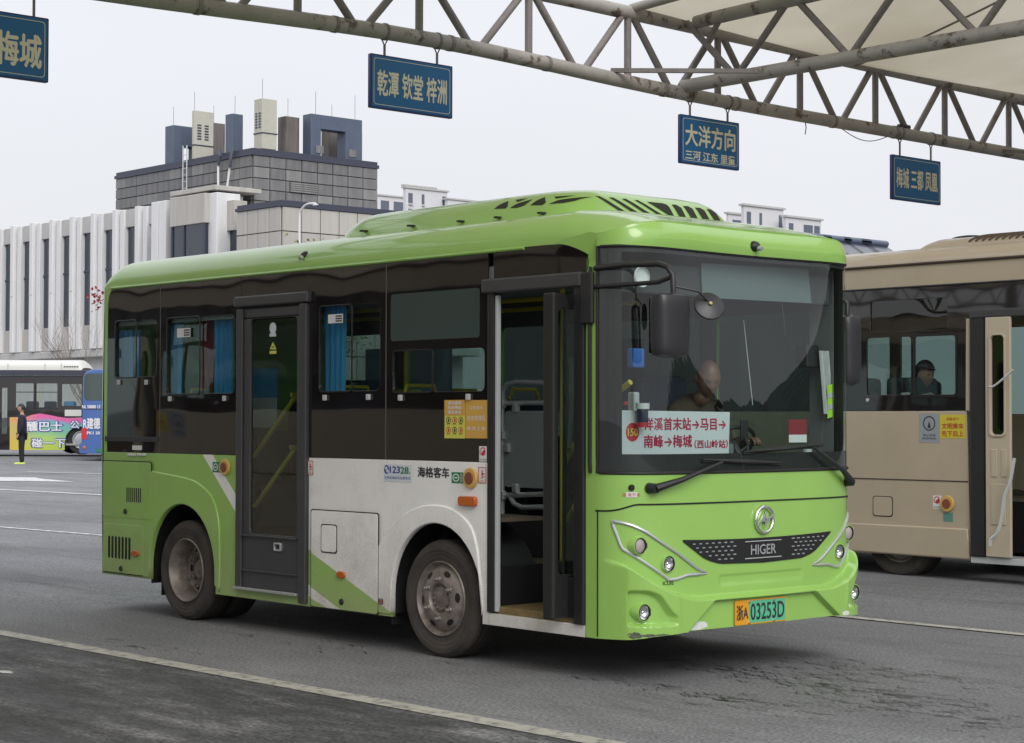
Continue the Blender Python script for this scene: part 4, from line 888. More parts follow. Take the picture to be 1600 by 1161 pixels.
# --- chassis, wheel wells, wheels, mudflap
b = MB(); b.box((-6.0, .05, .30), (-5.39, 2.15, ZF-.07)); b.box((-4.42, .05, .25), (-2.33, 2.15, ZF-.07)); b.box((-1.36, .78, .27), (-.35, 2.15, ZF-.07)); b.box((-4.0, .4, .21), (-2.6, 1.8, .249)); b.box((-5.38, .5, .34), (-4.43, 1.7, ZF-.071)); b.box((-2.32, .5, .34), (-1.37, 1.7, ZF-.071)); b.build('chassis', m_rubber, bus)  # chassis boxes lowered and widened to deepen the shade under the bus
for cx in (WF, WR):
    for y0, y1 in ((.031, .46), (1.74, 2.165)):
        b = MB(); n = 20; hw = .50
        P = [(cx+hw*math.cos(PI*i/n), .383+.52*math.sin(PI*i/n)) for i in range(n+1)]; P = [(P[0][0], .25)]+P+[(P[-1][0], .25)]
        vs = [(p[0], y, p[1]) for y in (y0, y1) for p in P]; m_ = len(P)
        b.add(vs, [(i, i+1, m_+i+1, m_+i) for i in range(m_-1)]); k = m_ if y0 < 1 else 0; b.add([vs[k+i] for i in range(m_)], [tuple(range(m_))]); b.build('wheel_well', m_rubber, bus)
def tyre_prof(r=.383, w=.225):
    return [(0.0, .242), (.0, .258), (.004, .262), (.002, .268), (.010, .29), (.013, .30), (.012, .306), (.015, .31), (.016, .335), (.012, .347), (.013, .351), (.007, .356), (-.010, .374), (-.022, .381), (-.035, .383), (-w+.035, .383), (-w+.02, .38), (-w+.006, .355), (-w-.004, .31), (-w+.01, .242)]
m_hole = M('rim_hole', (.006, .006, .006), .8)
def tread(c, ax, wh, w=.21, r=.3832):
    A = Vector(ax); u = Vector((0, 0, 1)); v = A.cross(u); g = MB()
    for i in range(60):
        a = 2*PI*i/60; e = u*math.cos(a)+v*math.sin(a); f = A.cross(e)
        p = Vector(c)+e*(r-.004)-A*.022; g.add([p-f*.004, p+f*.004, p+f*.004+e*.006-A*.03, p-f*.004+e*.006-A*.03, p-f*.004+A*.012-e*.012, p+f*.004+A*.012-e*.012], [(0, 1, 2, 3), (4, 5, 1, 0)])
    for h in (-.06, -.105, -.15):
        g.lathe([(h-.004, r+.0008), (h+.004, r+.0008)], c, ax, 60)
    g.build('tread_grooves', m_rubber, wh, kind='stuff', norm=False)
def front_wheel(x, y, s):
    ax = (0, s, 0); c = Vector((x, y, .383)); wh = sub('wheel', bus)
    T = MB(); T.lathe(tyre_prof(), c, ax, 72)
    ty = T.build('tyre', m_tyre, wh, smooth=True)
    tread(c, ax, wh)
    r = MB(); r.lathe([(-.015, .243), (.006, .245), (.012, .240), (.004, .232), (-.012, .226), (-.02, .215), (-.004, .20), (.014, .165), (.022, .13), (.020, .105), (.012, .098), (-.01, .094), (-.014, .08), (.0, .076), (.004, .05), (.004, .001)], c, ax, 64)
    rm = r.build('rim', m_rim, wh, smooth=True); A = Vector(ax); u = Vector((0, 0, 1)); v = A.cross(u)
    for k in range(6):
        a = 2*PI*(k+.0)/6; p = c+(u*math.cos(a)+v*math.sin(a))*.128+A*.018
        q = MB(); q.cyl(p, p+A*.010, .020, .018, 12); q.cyl(p+A*.010, p+A*.030, .0145, .0145, 6); q.cyl(p+A*.030, p+A*.040, .008, .008, 8); q.build('wheel_nut', m_nut, rm, bevel=.002)
        a = 2*PI*(k+.5)/6+.1; p = c+(u*math.cos(a)+v*math.sin(a))*.178
        e1 = (u*math.cos(a)+v*math.sin(a)); e2 = A.cross(e1); h = MB()
        pts = [p+e1*.016*math.cos(t)+e2*.032*math.sin(t)+A*(.010-.5*(.016*math.cos(t))+.003) for t in [2*PI*i/18 for i in range(18)]]
        h.add(pts, [tuple(range(18))]); h.build('rim_hole', m_hole, rm); 
    for k in range(12):
        a = 2*PI*k/12; p = c+(u*math.cos(a)+v*math.sin(a))*.068+A*.0; q = MB(); q.cyl(p, p+A*.012, .007, n=6); q.build('hub_bolt', m_nut, rm)
    return wh
def rear_wheel(x, y, s):
    ax = (0, s, 0); c = Vector((x, y, .383)); wh = sub('wheel', bus); A = Vector(ax)
    MB().lathe(tyre_prof(w=.21), c, ax, 72).build('tyre', m_tyre, wh, smooth=True); tread(c, ax, wh); MB().lathe(tyre_prof(w=.21), c-A*.25, ax, 48).build('tyre', m_tyre, wh, smooth=True)
    rm = MB().lathe([(-.015, .243), (.006, .245), (.012, .240), (.002, .230), (-.02, .224), (-.045, .212), (-.07, .205), (-.10, .20), (-.14, .192), (-.155, .17), (-.163, .14), (-.163, .10), (-.135, .085), (-.115, .07), (-.11, .001)], c, ax, 64).build('rim', m_rim, wh, smooth=True)
    u = Vector((0, 0, 1)); v = A.cross(u)
    for k in range(6):
        a = 2*PI*(k+.0)/6; p = c+(u*math.cos(a)+v*math.sin(a))*.128-A*.155
        q = MB(); q.cyl(p, p+A*.03, .02, n=6); q.cyl(p+A*.03, p+A*.06, .011, n=8); q.build('wheel_nut', m_nut, rm)
        a += PI/6; p = c+(u*math.cos(a)+v*math.sin(a))*.165-A*.150; e1 = (u*math.cos(a)+v*math.sin(a)); e2 = A.cross(e1)
        h = MB(); h.add([p+e1*.018*math.cos(t)+e2*.028*math.sin(t)+A*.002 for t in [2*PI*i/16 for i in range(16)]], [tuple(range(16))]); h.build('rim_hole', m_hole, rm)
front_wheel(WF, .045, -1); front_wheel(WF, W-.045, 1); rear_wheel(WR, .04, -1); rear_wheel(WR, W-.04, 1)
MB().box((-5.32, .07, .16), (-5.305, .40, .45)).build('mudflap', m_rubber, bus); MB().box((-2.40, .07, .17), (-2.385, .36, .45)).build('mudflap', m_rubber, bus)
b = MB(); b.cyl((-4.905, .3, .383), (-4.905, 1.9, .383), .08); b.cyl((-1.845, .3, .36), (-1.845, 1.9, .36), .06); b.build('axle', m_rubber, bus)

# ================================================================ ground and markings
def ground_sheet(name, xs_, ys_, off, mat):
    b = MB(); nx, ny = len(xs_), len(ys_)
    b.v = [(x, y, gz(x, y)+off) for y in ys_ for x in xs_]; b.f = [(j*nx+i, j*nx+i+1, (j+1)*nx+i+1, (j+1)*nx+i) for j in range(ny-1) for i in range(nx-1)]
    o = b.build(name, mat, norm=False, kind='structure'); return o
far_ = [-2500, -1200, -600, -400]
axx = far_+[-300+10*i for i in range(28)]+[-20+2*i for i in range(21)]+[30, 45, 70, 110, 200, 400, 900, 2500]
axy = far_+[-300, -200, -120, -70, -45, -30]+[-20+2*i for i in range(31)]+[50, 65, 80, 100, 130, 170, 220, 300, 400, 600, 900, 1500, 2500]
ground_sheet('ground', axx, axy, 0, m_asphalt)
ground_sheet('parking_bay_surface', [-60+3*i for i in range(25)], [-26+2*i for i in range(12)]+[-3, -1.53], .004, m_asphalt_dark)
def strip(name, x0, y0, x1, y1, w, mat, off=.008, n=24):
    d = Vector((x1-x0, y1-y0, 0)); nrm = Vector((-d.y, d.x, 0)).normalized()*w/2; b = MB()
    for i in range(n+1):
        p = Vector((x0, y0, 0))+d*i/n
        for q in (p-nrm, p+nrm): b.v.append((q.x, q.y, gz(q.x, q.y)+off))
    b.f = [(2*i, 2*i+2, 2*i+3, 2*i+1) for i in range(n)]
    return b.build(name, mat, norm=False, kind='structure')
strip('road_marking', -60, -1.455, 12, -1.47, .15, m_line, n=36)
strip('road_marking', -9, 4.10, 14, 3.93, .12, m_line, n=12)
L1 = [(-26.894,9.6),(-23.779,9.962)]
for a, c, w in ([(-27.751,9.478),(-22.926,10.005),0.17], [(-35.731,14.76),(-32.684,15.706),0.2], ):
    strip('road_marking', *a, *c, w, m_line_white)
A, B_ = [(-16.26,4.132),(-13.625,4.386)]
for i in range(9):
    t = i/9; p = [lerp(A[k], B_[k], t) for k in (0, 1)]; q = [lerp(A[k], B_[k], t+.085) for k in (0, 1)]
    strip('road_marking', *p, *q, .13, m_line_white, n=2)
b = MB(); b.v = [(p[0], p[1], gz(*p)+.008) for p in [(-33.056,12.235),(-32.104,13.11),(-31.446,12.874),(-29.22,12.548),(-30.37,11.965),(-30.977,11.209)]]; b.f = [(0, 1, 2, 3, 4, 5)]; b.build('road_marking', m_line_white, norm=False, kind='structure')
p = (-3.007,-2.439); b = MB(); rnd = random.Random(2); b.v = [(p[0]+.10*math.cos(2*PI*i/14)*rnd.uniform(.5, 1.1), p[1]+.045*math.sin(2*PI*i/14)*rnd.uniform(.6, 1.2), .009) for i in range(14)]; b.f = [tuple(range(14))]; b.build('paint_spot', m_line_white, norm=False, kind='structure')

# damp streaks left on the lane
rnd = random.Random(12); b = MB()
def streaks(cx, cy, rx, ry, n, L, w):
    for _ in range(n):
        x, y = rnd.gauss(cx, rx), rnd.gauss(cy, ry); l_ = L*rnd.uniform(.3, 1.2); ww = w*rnd.uniform(.4, 1.2); m_ = 7; pts = []
        for s_ in (1, -1):
            for i in range(m_): t = i/(m_-1); t = t if s_ == 1 else 1-t; pts.append((x+l_*(t-.5), y+s_*ww*math.sin(PI*min(.97, max(.03, t)))*rnd.uniform(.3, 1)+.02*math.sin(9*t+x), gz(x, y)+.0045))
        b.add(pts, [tuple(range(2*m_))])
for (px, py, rx, ry, n) in [(0.86,0.843,0.45,0.14,34),(-0.48,1.013,0.45,0.1,26),(0.087,1.205,0.6,0.15,22),(1.773,0.474,0.5,0.15,22),(0.52,0.076,0.5,0.12,20),(0.528,1.712,0.5,0.12,22),(-3.71,-1.175,0.4,0.1,8),(-2.798,-0.123,0.6,0.1,10)]: streaks(px, py, rx, ry, int(n*3.2), .22, .0075)
b.build('damp_streaks', M('damp_asphalt', (.03, .03, .031), .35), norm=False, kind='stuff')
# ================================================================ canopies (trusses + tent membranes)
m_truss = M('truss_paint', (.31, .29, .26), .6, var=.2, vscale=3, stain=(.06, .035, .02), sscale=4.5, slo=.55, shi=.62, samt=.85)
m_trussd = M('truss_web_paint', (.20, .18, .17), .6, var=.25, vscale=4, stain=(.06, .04, .03), sscale=4, slo=.5, shi=.7, samt=.7)
def membrane_mat():
    m = bpy.data.materials.new('membrane'); m.use_nodes = True; n = m.node_tree.nodes; l = m.node_tree.links; b = n['Principled BSDF']; o = n['Material Output']
    c = n.new('ShaderNodeTexCoord'); t = n.new('ShaderNodeTexNoise'); t.inputs['Scale'].default_value = .35; t.inputs['Detail'].default_value = 7; l.new(c.outputs['Object'], t.inputs['Vector'])
    r = n.new('ShaderNodeValToRGB'); r.color_ramp.elements[0].position = .35; r.color_ramp.elements[0].color = (.46, .41, .31, 1); r.color_ramp.elements[1].position = .62; r.color_ramp.elements[1].color = (.62, .58, .47, 1)
    l.new(t.outputs['Fac'], r.inputs[0]); l.new(r.outputs[0], b.inputs['Base Color']); b.inputs['Roughness'].default_value = .7
    tr = n.new('ShaderNodeBsdfTranslucent'); l.new(r.outputs[0], tr.inputs[0]); x = n.new('ShaderNodeMixShader'); x.inputs[0].default_value = .5
    l.new(b.outputs[0], x.inputs[1]); l.new(tr.outputs[0], x.inputs[2]); l.new(x.outputs[0], o.inputs[0]); return m
m_memb = membrane_mat()
XT = -6.0
def zlow(y): return 5.0+.11*math.exp(-((y-3.2)/2.6)**2)-.004*max(0, y-5)
def zup(y): return 5.76-.010*max(0, y-5)
def truss(root, x, y0, y1, first, per=1.385):
    n = int((y1-y0)/.6); b = MB()
    b.tube([(x, lerp(y0, y1, i/n), zlow(lerp(y0, y1, i/n))) for i in range(n+1)], .072, 14).build('bottom_chord', m_truss, root, smooth=True)
    MB().tube([(x, lerp(y0, y1, i/n), zup(lerp(y0, y1, i/n))) for i in range(n+1)], .072, 14).build('top_chord', m_truss, root, smooth=True)
    k = math.ceil((y0-first)/per)
    while first+k*per < y1:
        y = first+k*per
        MB().cyl((x, y, zlow(y)), (x, y, zup(y)), .038, n=10).build('web_member', m_trussd, root, smooth=True)
        for s in (-1, 1):
            yy = y+s*(per/2-.05)
            if y0 < yy < y1: MB().cyl((x, y+s*.05, zup(y)), (x, yy, zlow(yy)), .038, n=10).build('web_member', m_trussd, root, smooth=True)
        if random.random() < .9: 
            yc = y+random.uniform(.2, .6); MB().lathe([(-.02, .072), (-.02, .079), (.02, .079), (.02, .072)], (x, yc, zlow(yc)), (0, 1, -.005), 14).build('weld_collar', m_trussd, root, smooth=True)
        k += 1
def ribs(root, y, x0, x1, zl=5.06, zu=5.72, per=1.46, ph=0):
    MB().tube([(x0, y, zl), (x1, y, zl-.02)], .072, 14).build('rib_bottom_chord', m_truss, root, smooth=True)
    MB().tube([(x0+.2, y, zu), (x1, y, zu+.25)], .072, 14).build('rib_top_chord', m_truss, root, smooth=True)
    x = x0+ph
    while x < x1-per:
        for s in (-1, 1): MB().cyl((x, y, zl), (x+s*per*.47, y, zu+.25*(x-x0)/(x1-x0)), .036, n=10).build('web_member', m_trussd, root, smooth=True)
        x += per
def tent(root, y0, y1, x0, x1, z0=5.84, rise=1.9, panels=3, seed=1, follow=False):
    # conical tent: low along its edges, each bay lifted to a ring
    b = MB(); nx, ny = 40, 60
    def f(u, v):
        x = lerp(x0, x1, u); y = lerp(y0, y1, v); bay = abs(math.sin(PI*v*panels))
        e = min(1, min(u, 1-u)*2.0); sag = -.10*math.sin(PI*((v*panels) % 1))*(1-e)
        zb__ = (zup(y)+.06 if follow else z0); return (x, y, zb__+rise*(e**1.2)*(.35+.65*bay**.8)+sag)
    b.grid(f, nx, ny); b.build('membrane', m_memb, root, smooth=True)
    for k in range(1, panels*2):
        v = k/(panels*2); MB().tube([Vector(f(i/16, v))-Vector((0, 0, .02)) for i in range(17)], .012, 6).build('membrane_cable', m_trussd, root)
cn = tag(empty('canopy', (XT, 14, 0)), 'cream tent canopy on weathered tubular steel trusses above the tan coach', 'canopy', 'tent canopies')
truss(cn, XT, -3.2, 28, 3.221)
YR = 6.82
ribs(cn, YR, XT, 8, 5.08, 5.74, 1.46, .75)
ribs(cn, YR+8.3, XT, 8, 5.0, 5.7)
MB().tube([(XT, YR, 5.08), (XT+.55, YR-.0, 5.74)], .03, 10).build('web_member', m_trussd, cn, smooth=True)
tent(cn, 6.05, 28, XT, 8, follow=True)
MB().tube([(XT, 6.05, 5.80), (1, 6.05, 6.1), (8, 6.05, 5.85)], .05, 10).build('edge_tube', m_truss, cn, smooth=True)
for P in [[(-6.0,5.752,5.12),(-4.6,6.422,5.007)],[(-6.0,12.682,4.964),(-5.0,12.835,4.842)]]:
    a, c = Vector(P[0]), Vector(P[1]); MB().tube([a, c], .03, 4).build('strut', m_trussd, cn)
for y, x in ((28, XT), (28, 8), (15.1, 8)): MB().cyl((x, y, gz(x, y)), (x, y, 5.8), .14, n=20).build('column', m_truss, cn, smooth=True)
b = MB(); b.tube([(XT, 8.85, 4.95), (XT, 8.87, 4.86), (XT+.01, 8.84, 4.78)], .006, 5); b.build('loose_wire', m_black, cn); MB().tube([(XT, 9.5+.9*t, 4.92-.10*math.sin(PI*t)) for t in [i/10 for i in range(11)]], .005, 5).build('loose_wire', m_black, cn)
MB().box((XT-.04, 10.60, 5.04), (XT+.04, 10.80, 5.09)).build('fixture', m_black, cn, bevel=.02)
# its twin on the other side of the lane, over the bays where the photographer stands
c2 = tag(empty('canopy', (XT, -14, 0)), 'matching tent canopy over the parking bays beside the lane, out of frame', 'canopy', 'tent canopies')
tent(c2, -30, -3.4, -26, -6.02, rise=1.6, panels=4); tent(c2, -30, 3.6, -5.98, 2.2, rise=1.3, panels=5)
for x in (-26, -16, -6, 3.0):
    MB().tube([(x, -30, 5.7), (x, -3.4, 5.7)], .062, 10).build('top_chord', m_truss, c2, smooth=True)
    MB().tube([(x, -30, 5.0), (x, -3.4, 5.0)], .062, 10).build('bottom_chord', m_truss, c2, smooth=True)
    for k in range(19): MB().cyl((x, -3.5-1.385*k, 5.7), (x, -3.5-1.385*k-.69, 5.0), .034, n=8).build('web_member', m_trussd, c2); MB().cyl((x, -3.5-1.385*(k+1), 5.7), (x, -3.5-1.385*k-.69, 5.0), .034, n=8).build('web_member', m_trussd, c2)
for x, y in ((-26, -4), (-26, -29), (3, -29), (-6, -29)): MB().cyl((x, y, 0), (x, y, 5.7), .14, n=16).build('column', m_truss, c2, smooth=True)

# ---------------------------------------------------------------- hanging signs
m_signblue = M('sign_blue', (.004, .12, .30), .45, var=.06, vscale=2); m_signedge = M('sign_edge', (.01, .03, .14), .4); m_cream = M('sign_lettering', (.70, .67, .50), .5)
def hsign(y0, y1, z0, z1, lines, label):
    yc = (y0+y1)/2; s = tag(empty('hanging_sign', (XT, yc, z0)), label, 'sign', 'blue direction signs under the truss')
    b_ = plate('board', rr(y0, z0, y1, z1, .01, 2), facing(XT-.02), m_signedge, s, depth=.04, bevel=.004)
    plate('sign_face', rr(y0+.015, z0+.015, y1-.015, z1-.015, .01, 2), facing(XT+.02), m_signblue, b_, depth=.003)
    plate('border_line', rr(y0+.035, z0+.035, y1-.035, z1-.035, .03), facing(XT+.0235), m_cream, b_, holes=[rr(y0+.040, z0+.040, y1-.040, z1-.040, .028)], depth=.001)
    h, w = z1-z0, y1-y0
    for t, cy, cz, ww, hh in lines: text('lettering', t, facing(XT+.0235), m_cream, b_, y0+w*cy, z0+h*cz, h*hh*1.1, w*ww, bold=.03, lift=.001)
    for f in (.18, .82):
        y = y0+w*f; zc = zlow(y); q = MB(); q.cyl((XT, y, z1-.01), (XT, y, zc-.12), .012, n=8); q.tube([(XT, y-.05, zc-.04), (XT, y, zc-.13), (XT, y+.05, zc-.04)], .008, 6)
        q.build('hanger', m_trussd, s); MB().lathe([(-.012, .073), (-.012, .081), (.012, .081), (.012, .073)], (XT, y, zc), (0, 1, 0), 14).build('pipe_clamp', m_trussd, s)
SG = [(2.636,4.888),(3.615,4.39),(6.766,4.785),(7.704,4.265),(10.444,4.709),(11.417,4.174),(-1.274,4.736),(-0.593,4.221)]
hsign(SG[0][0], SG[1][0], SG[1][1], SG[0][1], [('乾潭', .27, .46, .36, .40), ('钦堂', .52, .46, .24, .40), ('梓洲', .80, .46, .24, .40)][:0]+[('乾潭 钦堂 梓洲', .5, .48, .84, .42)], 'blue hanging sign reading 乾潭 钦堂 梓洲, above the bus roof')
hsign(SG[2][0], SG[3][0], SG[3][1], SG[2][1], [('大洋方向', .5, .60, .84, .40), ('三河 江东 里童', .5, .19, .84, .17)], 'blue hanging sign reading 大洋方向 over a smaller second line')
hsign(SG[4][0], SG[5][0], SG[5][1], SG[4][1], [('梅城 三都 凤凰', .5, .5, .84, .40)], 'blue hanging sign reading 梅城 三都 凤凰, above the tan coach')
hsign(SG[6][0], SG[7][0], SG[7][1], SG[6][1], [('梅城', .62, .45, .56, .46)], 'blue hanging sign reading only 梅城, first of the row from the left')

# ================================================================ tan coach
m_tan = M('tan_paint', (.47, .39, .285), .35, coat=.5, var=.05, vscale=1.2, stain=(.36, .29, .21), sscale=1.6, slo=.5, shi=.75, samt=.4)
m_tan2 = M('tan_leaf_paint', (.52, .44, .335), .4, coat=.3)
YC = 7.4
co_ = tag(empty('tan_coach', (-5.6, YC+1.15, 0)), 'tan city coach with open front door standing beyond the green bus', 'bus', 'buses')
zs = 1.638; zb_ = .228; zt_ = 2.855; zc_ = 3.076; xd = -2.814; XB = -9.8; XF = -1.15
WC = -3.72
o_ = [(XB, zb_), (-8.35, zb_)]+arch(-7.9, zb_, .42, .46, .50)[1:-1]+[(-7.44, zb_)]+[(WC-.5, zb_)]+[(WC-.42, .25), (WC+.42, .25)][:0]+[(xd-.0, zb_), (xd-.05, zs), (XB, zs)]
plate('side_panel', o_, side(YC), m_tan, co_, depth=.03, bevel=.006, base=-.03)
plate('side_panel', [(XB, zt_), (XF, zt_), (XF, zc_), (XB, zc_)], side(YC), m_tan, co_, depth=.03, bevel=.004, base=-.03)
plate('corner_pillar', [(xd-.055, zs+.002), (xd-.0, zs+.002), (xd+.0, 2.52), (xd-.045, 2.52)], side(YC), m_tan, co_, depth=.05, bevel=.01, base=-.04)
pu = (-3.989,2.426,-3.076,2.734); pl1 = (-4.037,1.8,-3.502,2.37); pl2 = (-3.457,1.79,-2.975,2.372)
xw = -2.854
wp = plate('window_panel', [(XB+.3, zs+.003), (xw, zs+.003), (xw+.03, 2.52), (XF, 2.54), (XF, zt_-.003), (XB+.3, zt_-.003)], side(YC), m_bandwave, co_, holes=[rr(*pu, .02), rr(*pl1, .03), rr(*pl2, .03)], depth=.02, bevel=.003, base=-.02)
for P in (pu, pl1, pl2): plate('pane', rr(P[0]-.01, P[1]-.01, P[2]+.01, P[3]+.01, .02), side(YC+.018), m_glass, wp, depth=.004)
plate('sash', rr(pl2[0]-.015, pl2[1]-.02, pl2[2]+.012, pl2[3]+.012, .03), side(YC), m_sash, wp, holes=[rr(pl2[0]+.008, pl2[1]+.008, pl2[2]-.008, pl2[3]-.006, .03)], depth=.008, bevel=.002)
q = (-4.023,1.751); disc('latch', *q, .02, .018, m_greyrail, co_, 0, .012, .004, YC)
def croof(u, v):
    x = lerp(XB, XF, u); y = YC+1.15-1.15*math.cos(PI*v); d = abs(y-YC-1.15)/1.15; return (x, y, zc_-.01+.20*(1-d**7)**.5 if d < 1 else zc_-.01)
MB().grid(croof, 4, 40).build('roof', m_tan, co_, smooth=True)
b = MB(); b.tube([(XB, YC-.008, zc_-.0), (XF, YC-.008, zc_-.0)], .014, 8); b.build('rain_gutter', M('gutter_dark', (.05, .035, .025), .6), co_)
b = MB(); b.tube([(XB, YC-.006, zt_+.0), (XF, YC-.006, zt_)], .010, 8); b.build('window_trim', m_sash, co_)
# roof unit with ribbed end
rx0, rx1 = -3.625, .2
def hump(u, v):
    x = lerp(rx0, XF+.3, u); a = v*PI; k = sstep(0, .05, u)*.6+.4; return (x, YC+1.15-.9*math.cos(a), zc_+.12+.19*k*abs(math.sin(a))**.5)
hp = MB().grid(hump, 30, 30).build('roof_unit', m_tan, co_, smooth=True)
for i in range(11):
    x = -3.003+i*.075; pts = [Vector((x+.10*j/8, YC+1.15-.905*math.cos(a), zc_+.125+.19*abs(math.sin(a))**.5)) for j, a in enumerate([PI*(.06+.24*t/8) for t in range(9)])]
    MB().tube(pts, .012, 5).build('louvre', M('louvre_dark', (.10, .07, .045), .6) if i == 0 else bpy.data.materials['louvre_dark'], hp, smooth=True)
b = MB(); b.ball((-3.348, YC+.75, zc_+.29), (.2, .12, .035)); b.build('roof_hatch', m_rubber, co_, smooth=True)
# body lines
b = MB(); z1_, z2_ = 0.967, 0.519
b.tube([(XB, YC-.001, z1_), (xd-.03, YC-.001, z1_+.0)], .006, 6); b.build('seam', bpy.data.materials['gutter_dark'], co_)
plate('skirt', [(WC-1.0, zb_+.01), (xd-.005, zb_+.005), (xd-.03, z2_), (WC-1.0, z2_+.0)], side(YC), m_tan, co_, depth=.022, bevel=.014, base=-.004)
hatch(*(-3.963,0.597,-3.722,0.799), base=.001, m=m_tan, r=.03, name='flap', y=YC, par=co_)
vq = (-3.077,0.75); valve(vq[0], vq[1], .078, YC, co_)
q = (-3.246,0.696,-3.15,0.825); nosmoke(q, co_, YC, .001)
sticker('green_sticker', *(-3.128,0.578,-3.019,0.664), M('faded_teal', (.10, .26, .22), .5), co_, YC)
q = (-3.407,1.331,-3.168,1.617); s = sticker('notice', *q, M('grey_blue_print', (.30, .33, .36), .5), co_, YC); w, h = q[2]-q[0], q[3]-q[1]
me = mapped(shape_mesh([circ(q[0]+w/2, q[1]+h*.66, w*.30, 22), [(q[0]+w*.42, q[1]+h*.5), (q[0]+w*.58, q[1]+h*.5), (q[0]+w*.55, q[1]+h*.62), (q[0]+w*.5, q[1]+h*.74), (q[0]+w*.45, q[1]+h*.62)]], [circ(q[0]+w/2, q[1]+h*.66, w*.25, 22)], .0004), lambda u, v, ww: side(YC)(u, v, ww+.003)); link('mark', me, m_darkprint, s)
text('lettering', '禁止吸烟', side(YC), m_darkprint, s, q[0]+w/2, q[1]+h*.26, h*.08, w*.6, lift=.003); text('lettering', '请勿携带易燃品', side(YC), m_darkprint, s, q[0]+w/2, q[1]+h*.15, h*.07, w*.7, lift=.003)
q = (-3.165,1.377,-2.87,1.604); s = sticker('notice', *q, M('bright_yellow_print', (.62, .52, .04), .5), co_, YC); w, h = q[2]-q[0], q[3]-q[1]
text('lettering', '文明乘车', side(YC), m_red, s, q[0]+w/2, q[1]+h*.52, h*.24, w*.84, bold=.02, lift=.003); text('lettering', '先下后上', side(YC), m_red, s, q[0]+w/2, q[1]+h*.2, h*.24, w*.84, bold=.02, lift=.003)
text('lettering', '温馨提示', side(YC), m_red, s, q[0]+w/2, q[1]+h*.82, h*.12, w*.5, lift=.003)
# door: black jambs, folded tan leaf with window, handles
b = MB(); b.box((xd+.004, YC-.03, .26), (xd+.17, YC+.08, 2.535)); dj = b.build('front_door', m_black, co_, bevel=.015)
MB().box((XB+7, YC-.04, 2.52), (XF, YC+.03, 2.60)).build('door_header', m_charcoal, dj, bevel=.01)
lf0, lf1 = -2.622, -2.35
wq = (-2.56,1.417,-2.414,2.349)
lfm = plate('door_leaf', rr(lf0, .27, lf1, 2.52, .01), side(YC-.01), m_tan2, dj, holes=[rr(*wq, .04)], depth=.035, bevel=.008)
plate('door_pane', rr(wq[0]-.008, wq[1]-.008, wq[2]+.008, wq[3]+.008, .04), side(YC-.01), m_blackglass, lfm, depth=.01)
plate('pane_frame', rr(wq[0]-.02, wq[1]-.02, wq[2]+.02, wq[3]+.02, .05), side(YC-.045), m_tan2, lfm, holes=[rr(wq[0], wq[1], wq[2], wq[3], .04)], depth=.012, bevel=.004)
for P in [[(-2.525,7.28,0.379),(-2.51,7.28,0.445),(-2.447,7.28,0.501),(-2.398,7.28,0.64),(-2.363,7.28,0.849),(-2.307,7.28,0.969),(-2.258,7.28,1.201)],[(-2.531,7.28,1.867),(-2.475,7.28,1.872),(-2.343,7.28,1.96),(-2.268,7.28,2.018)]]: MB().tube(cat_rom(P, 4), .016 if P[0][2] < 1 else .010, 8).build('door_handle', m_steel, lfm, smooth=True)
b = MB(); q = (-2.558,1.021,-2.495,1.28); b.box((q[0], YC-.052, q[1]), (q[2], YC-.044, q[3])); q = (-2.447,1.023,-2.391,1.28); b.box((q[0], YC-.052, q[1]), (q[2], YC-.044, q[3])); q = (-2.56,0.573,-2.4,0.956); b.box((q[0], YC-.052, q[1]), (q[2], YC-.044, q[3])); b.build('pressed_panel', m_tan2, lfm, bevel=.004, kind='stuff')
MB().box((xd, YC-.01, .20), (XF, YC+.3, .262)).build('entrance_step', m_greyrail, co_, bevel=.005)
# interior shell, floor, far wall, front and rear
b = MB(); b.box((XB, YC+.04, .72), (-2.9, YC+2.26, .76)); b.box((-2.9, YC+.75, .72), (XF, YC+2.26, .76)); b.build('cabin_floor', m_floor, co_)
b = MB(); b.box((XB, YC+.035, .76), (xw, YC+.05, zs)); b.box((XB, YC+.035, 2.86), (XF, YC+.05, 3.0)); b.build('lining', m_interior, co_)
fh = [rr(x, 1.62, x+1.25, 2.55, .05) for x in (-9.5, -8.1, -6.7, -5.3, -3.9, -2.5)]
fwc = plate('far_side_panel', [(XB, zb_), (XF, zb_), (XF, zc_), (XB, zc_)], side(YC+2.3, 1), m_tan, co_, holes=fh, depth=.03, base=-.03)
for h in fh: plate('pane', rr(h[2][0] if 0 else min(p[0] for p in h)-.01, 1.61, max(p[0] for p in h)+.01, 2.56, .03), side(YC+2.28, 1), m_farglass, fwc, depth=.004)
b = MB(); b.box((XB-.02, YC+.03, zb_), (XB+.02, YC+2.27, zc_)); b.build('rear_panel', m_tan, co_, bevel=.01)
fp = plate('front_panel', [(YC+.02, zb_), (YC+2.28, zb_), (YC+2.28, zc_+.1), (YC+.02, zc_+.1)], facing(XF), m_tan, co_, holes=[rr(YC+.12, 1.3, YC+2.18, 2.8, .1)], depth=.04, bevel=.01)
plate('windscreen', rr(YC+.11, 1.29, YC+2.19, 2.81, .1), facing(XF+.01), m_ws, co_, depth=.005)
b = MB(); b.box((XB, YC+.08, zt_+.02), (XF, YC+2.25, zt_+.03)); b.build('cabin_ceiling', m_interior, co_)
b = MB(); b.box((-2.9, YC+.74, .26), (XF, YC+.76, .76)); b.box((-2.92, YC+.05, .26), (-2.88, YC+.75, .76)); b.build('step_riser', m_rubber, co_)
b = MB(); b.box((XF-.5, YC+.8, .76), (XF-.1, YC+2.2, 1.25)); b.build('dashboard', m_dash, co_, bevel=.03)
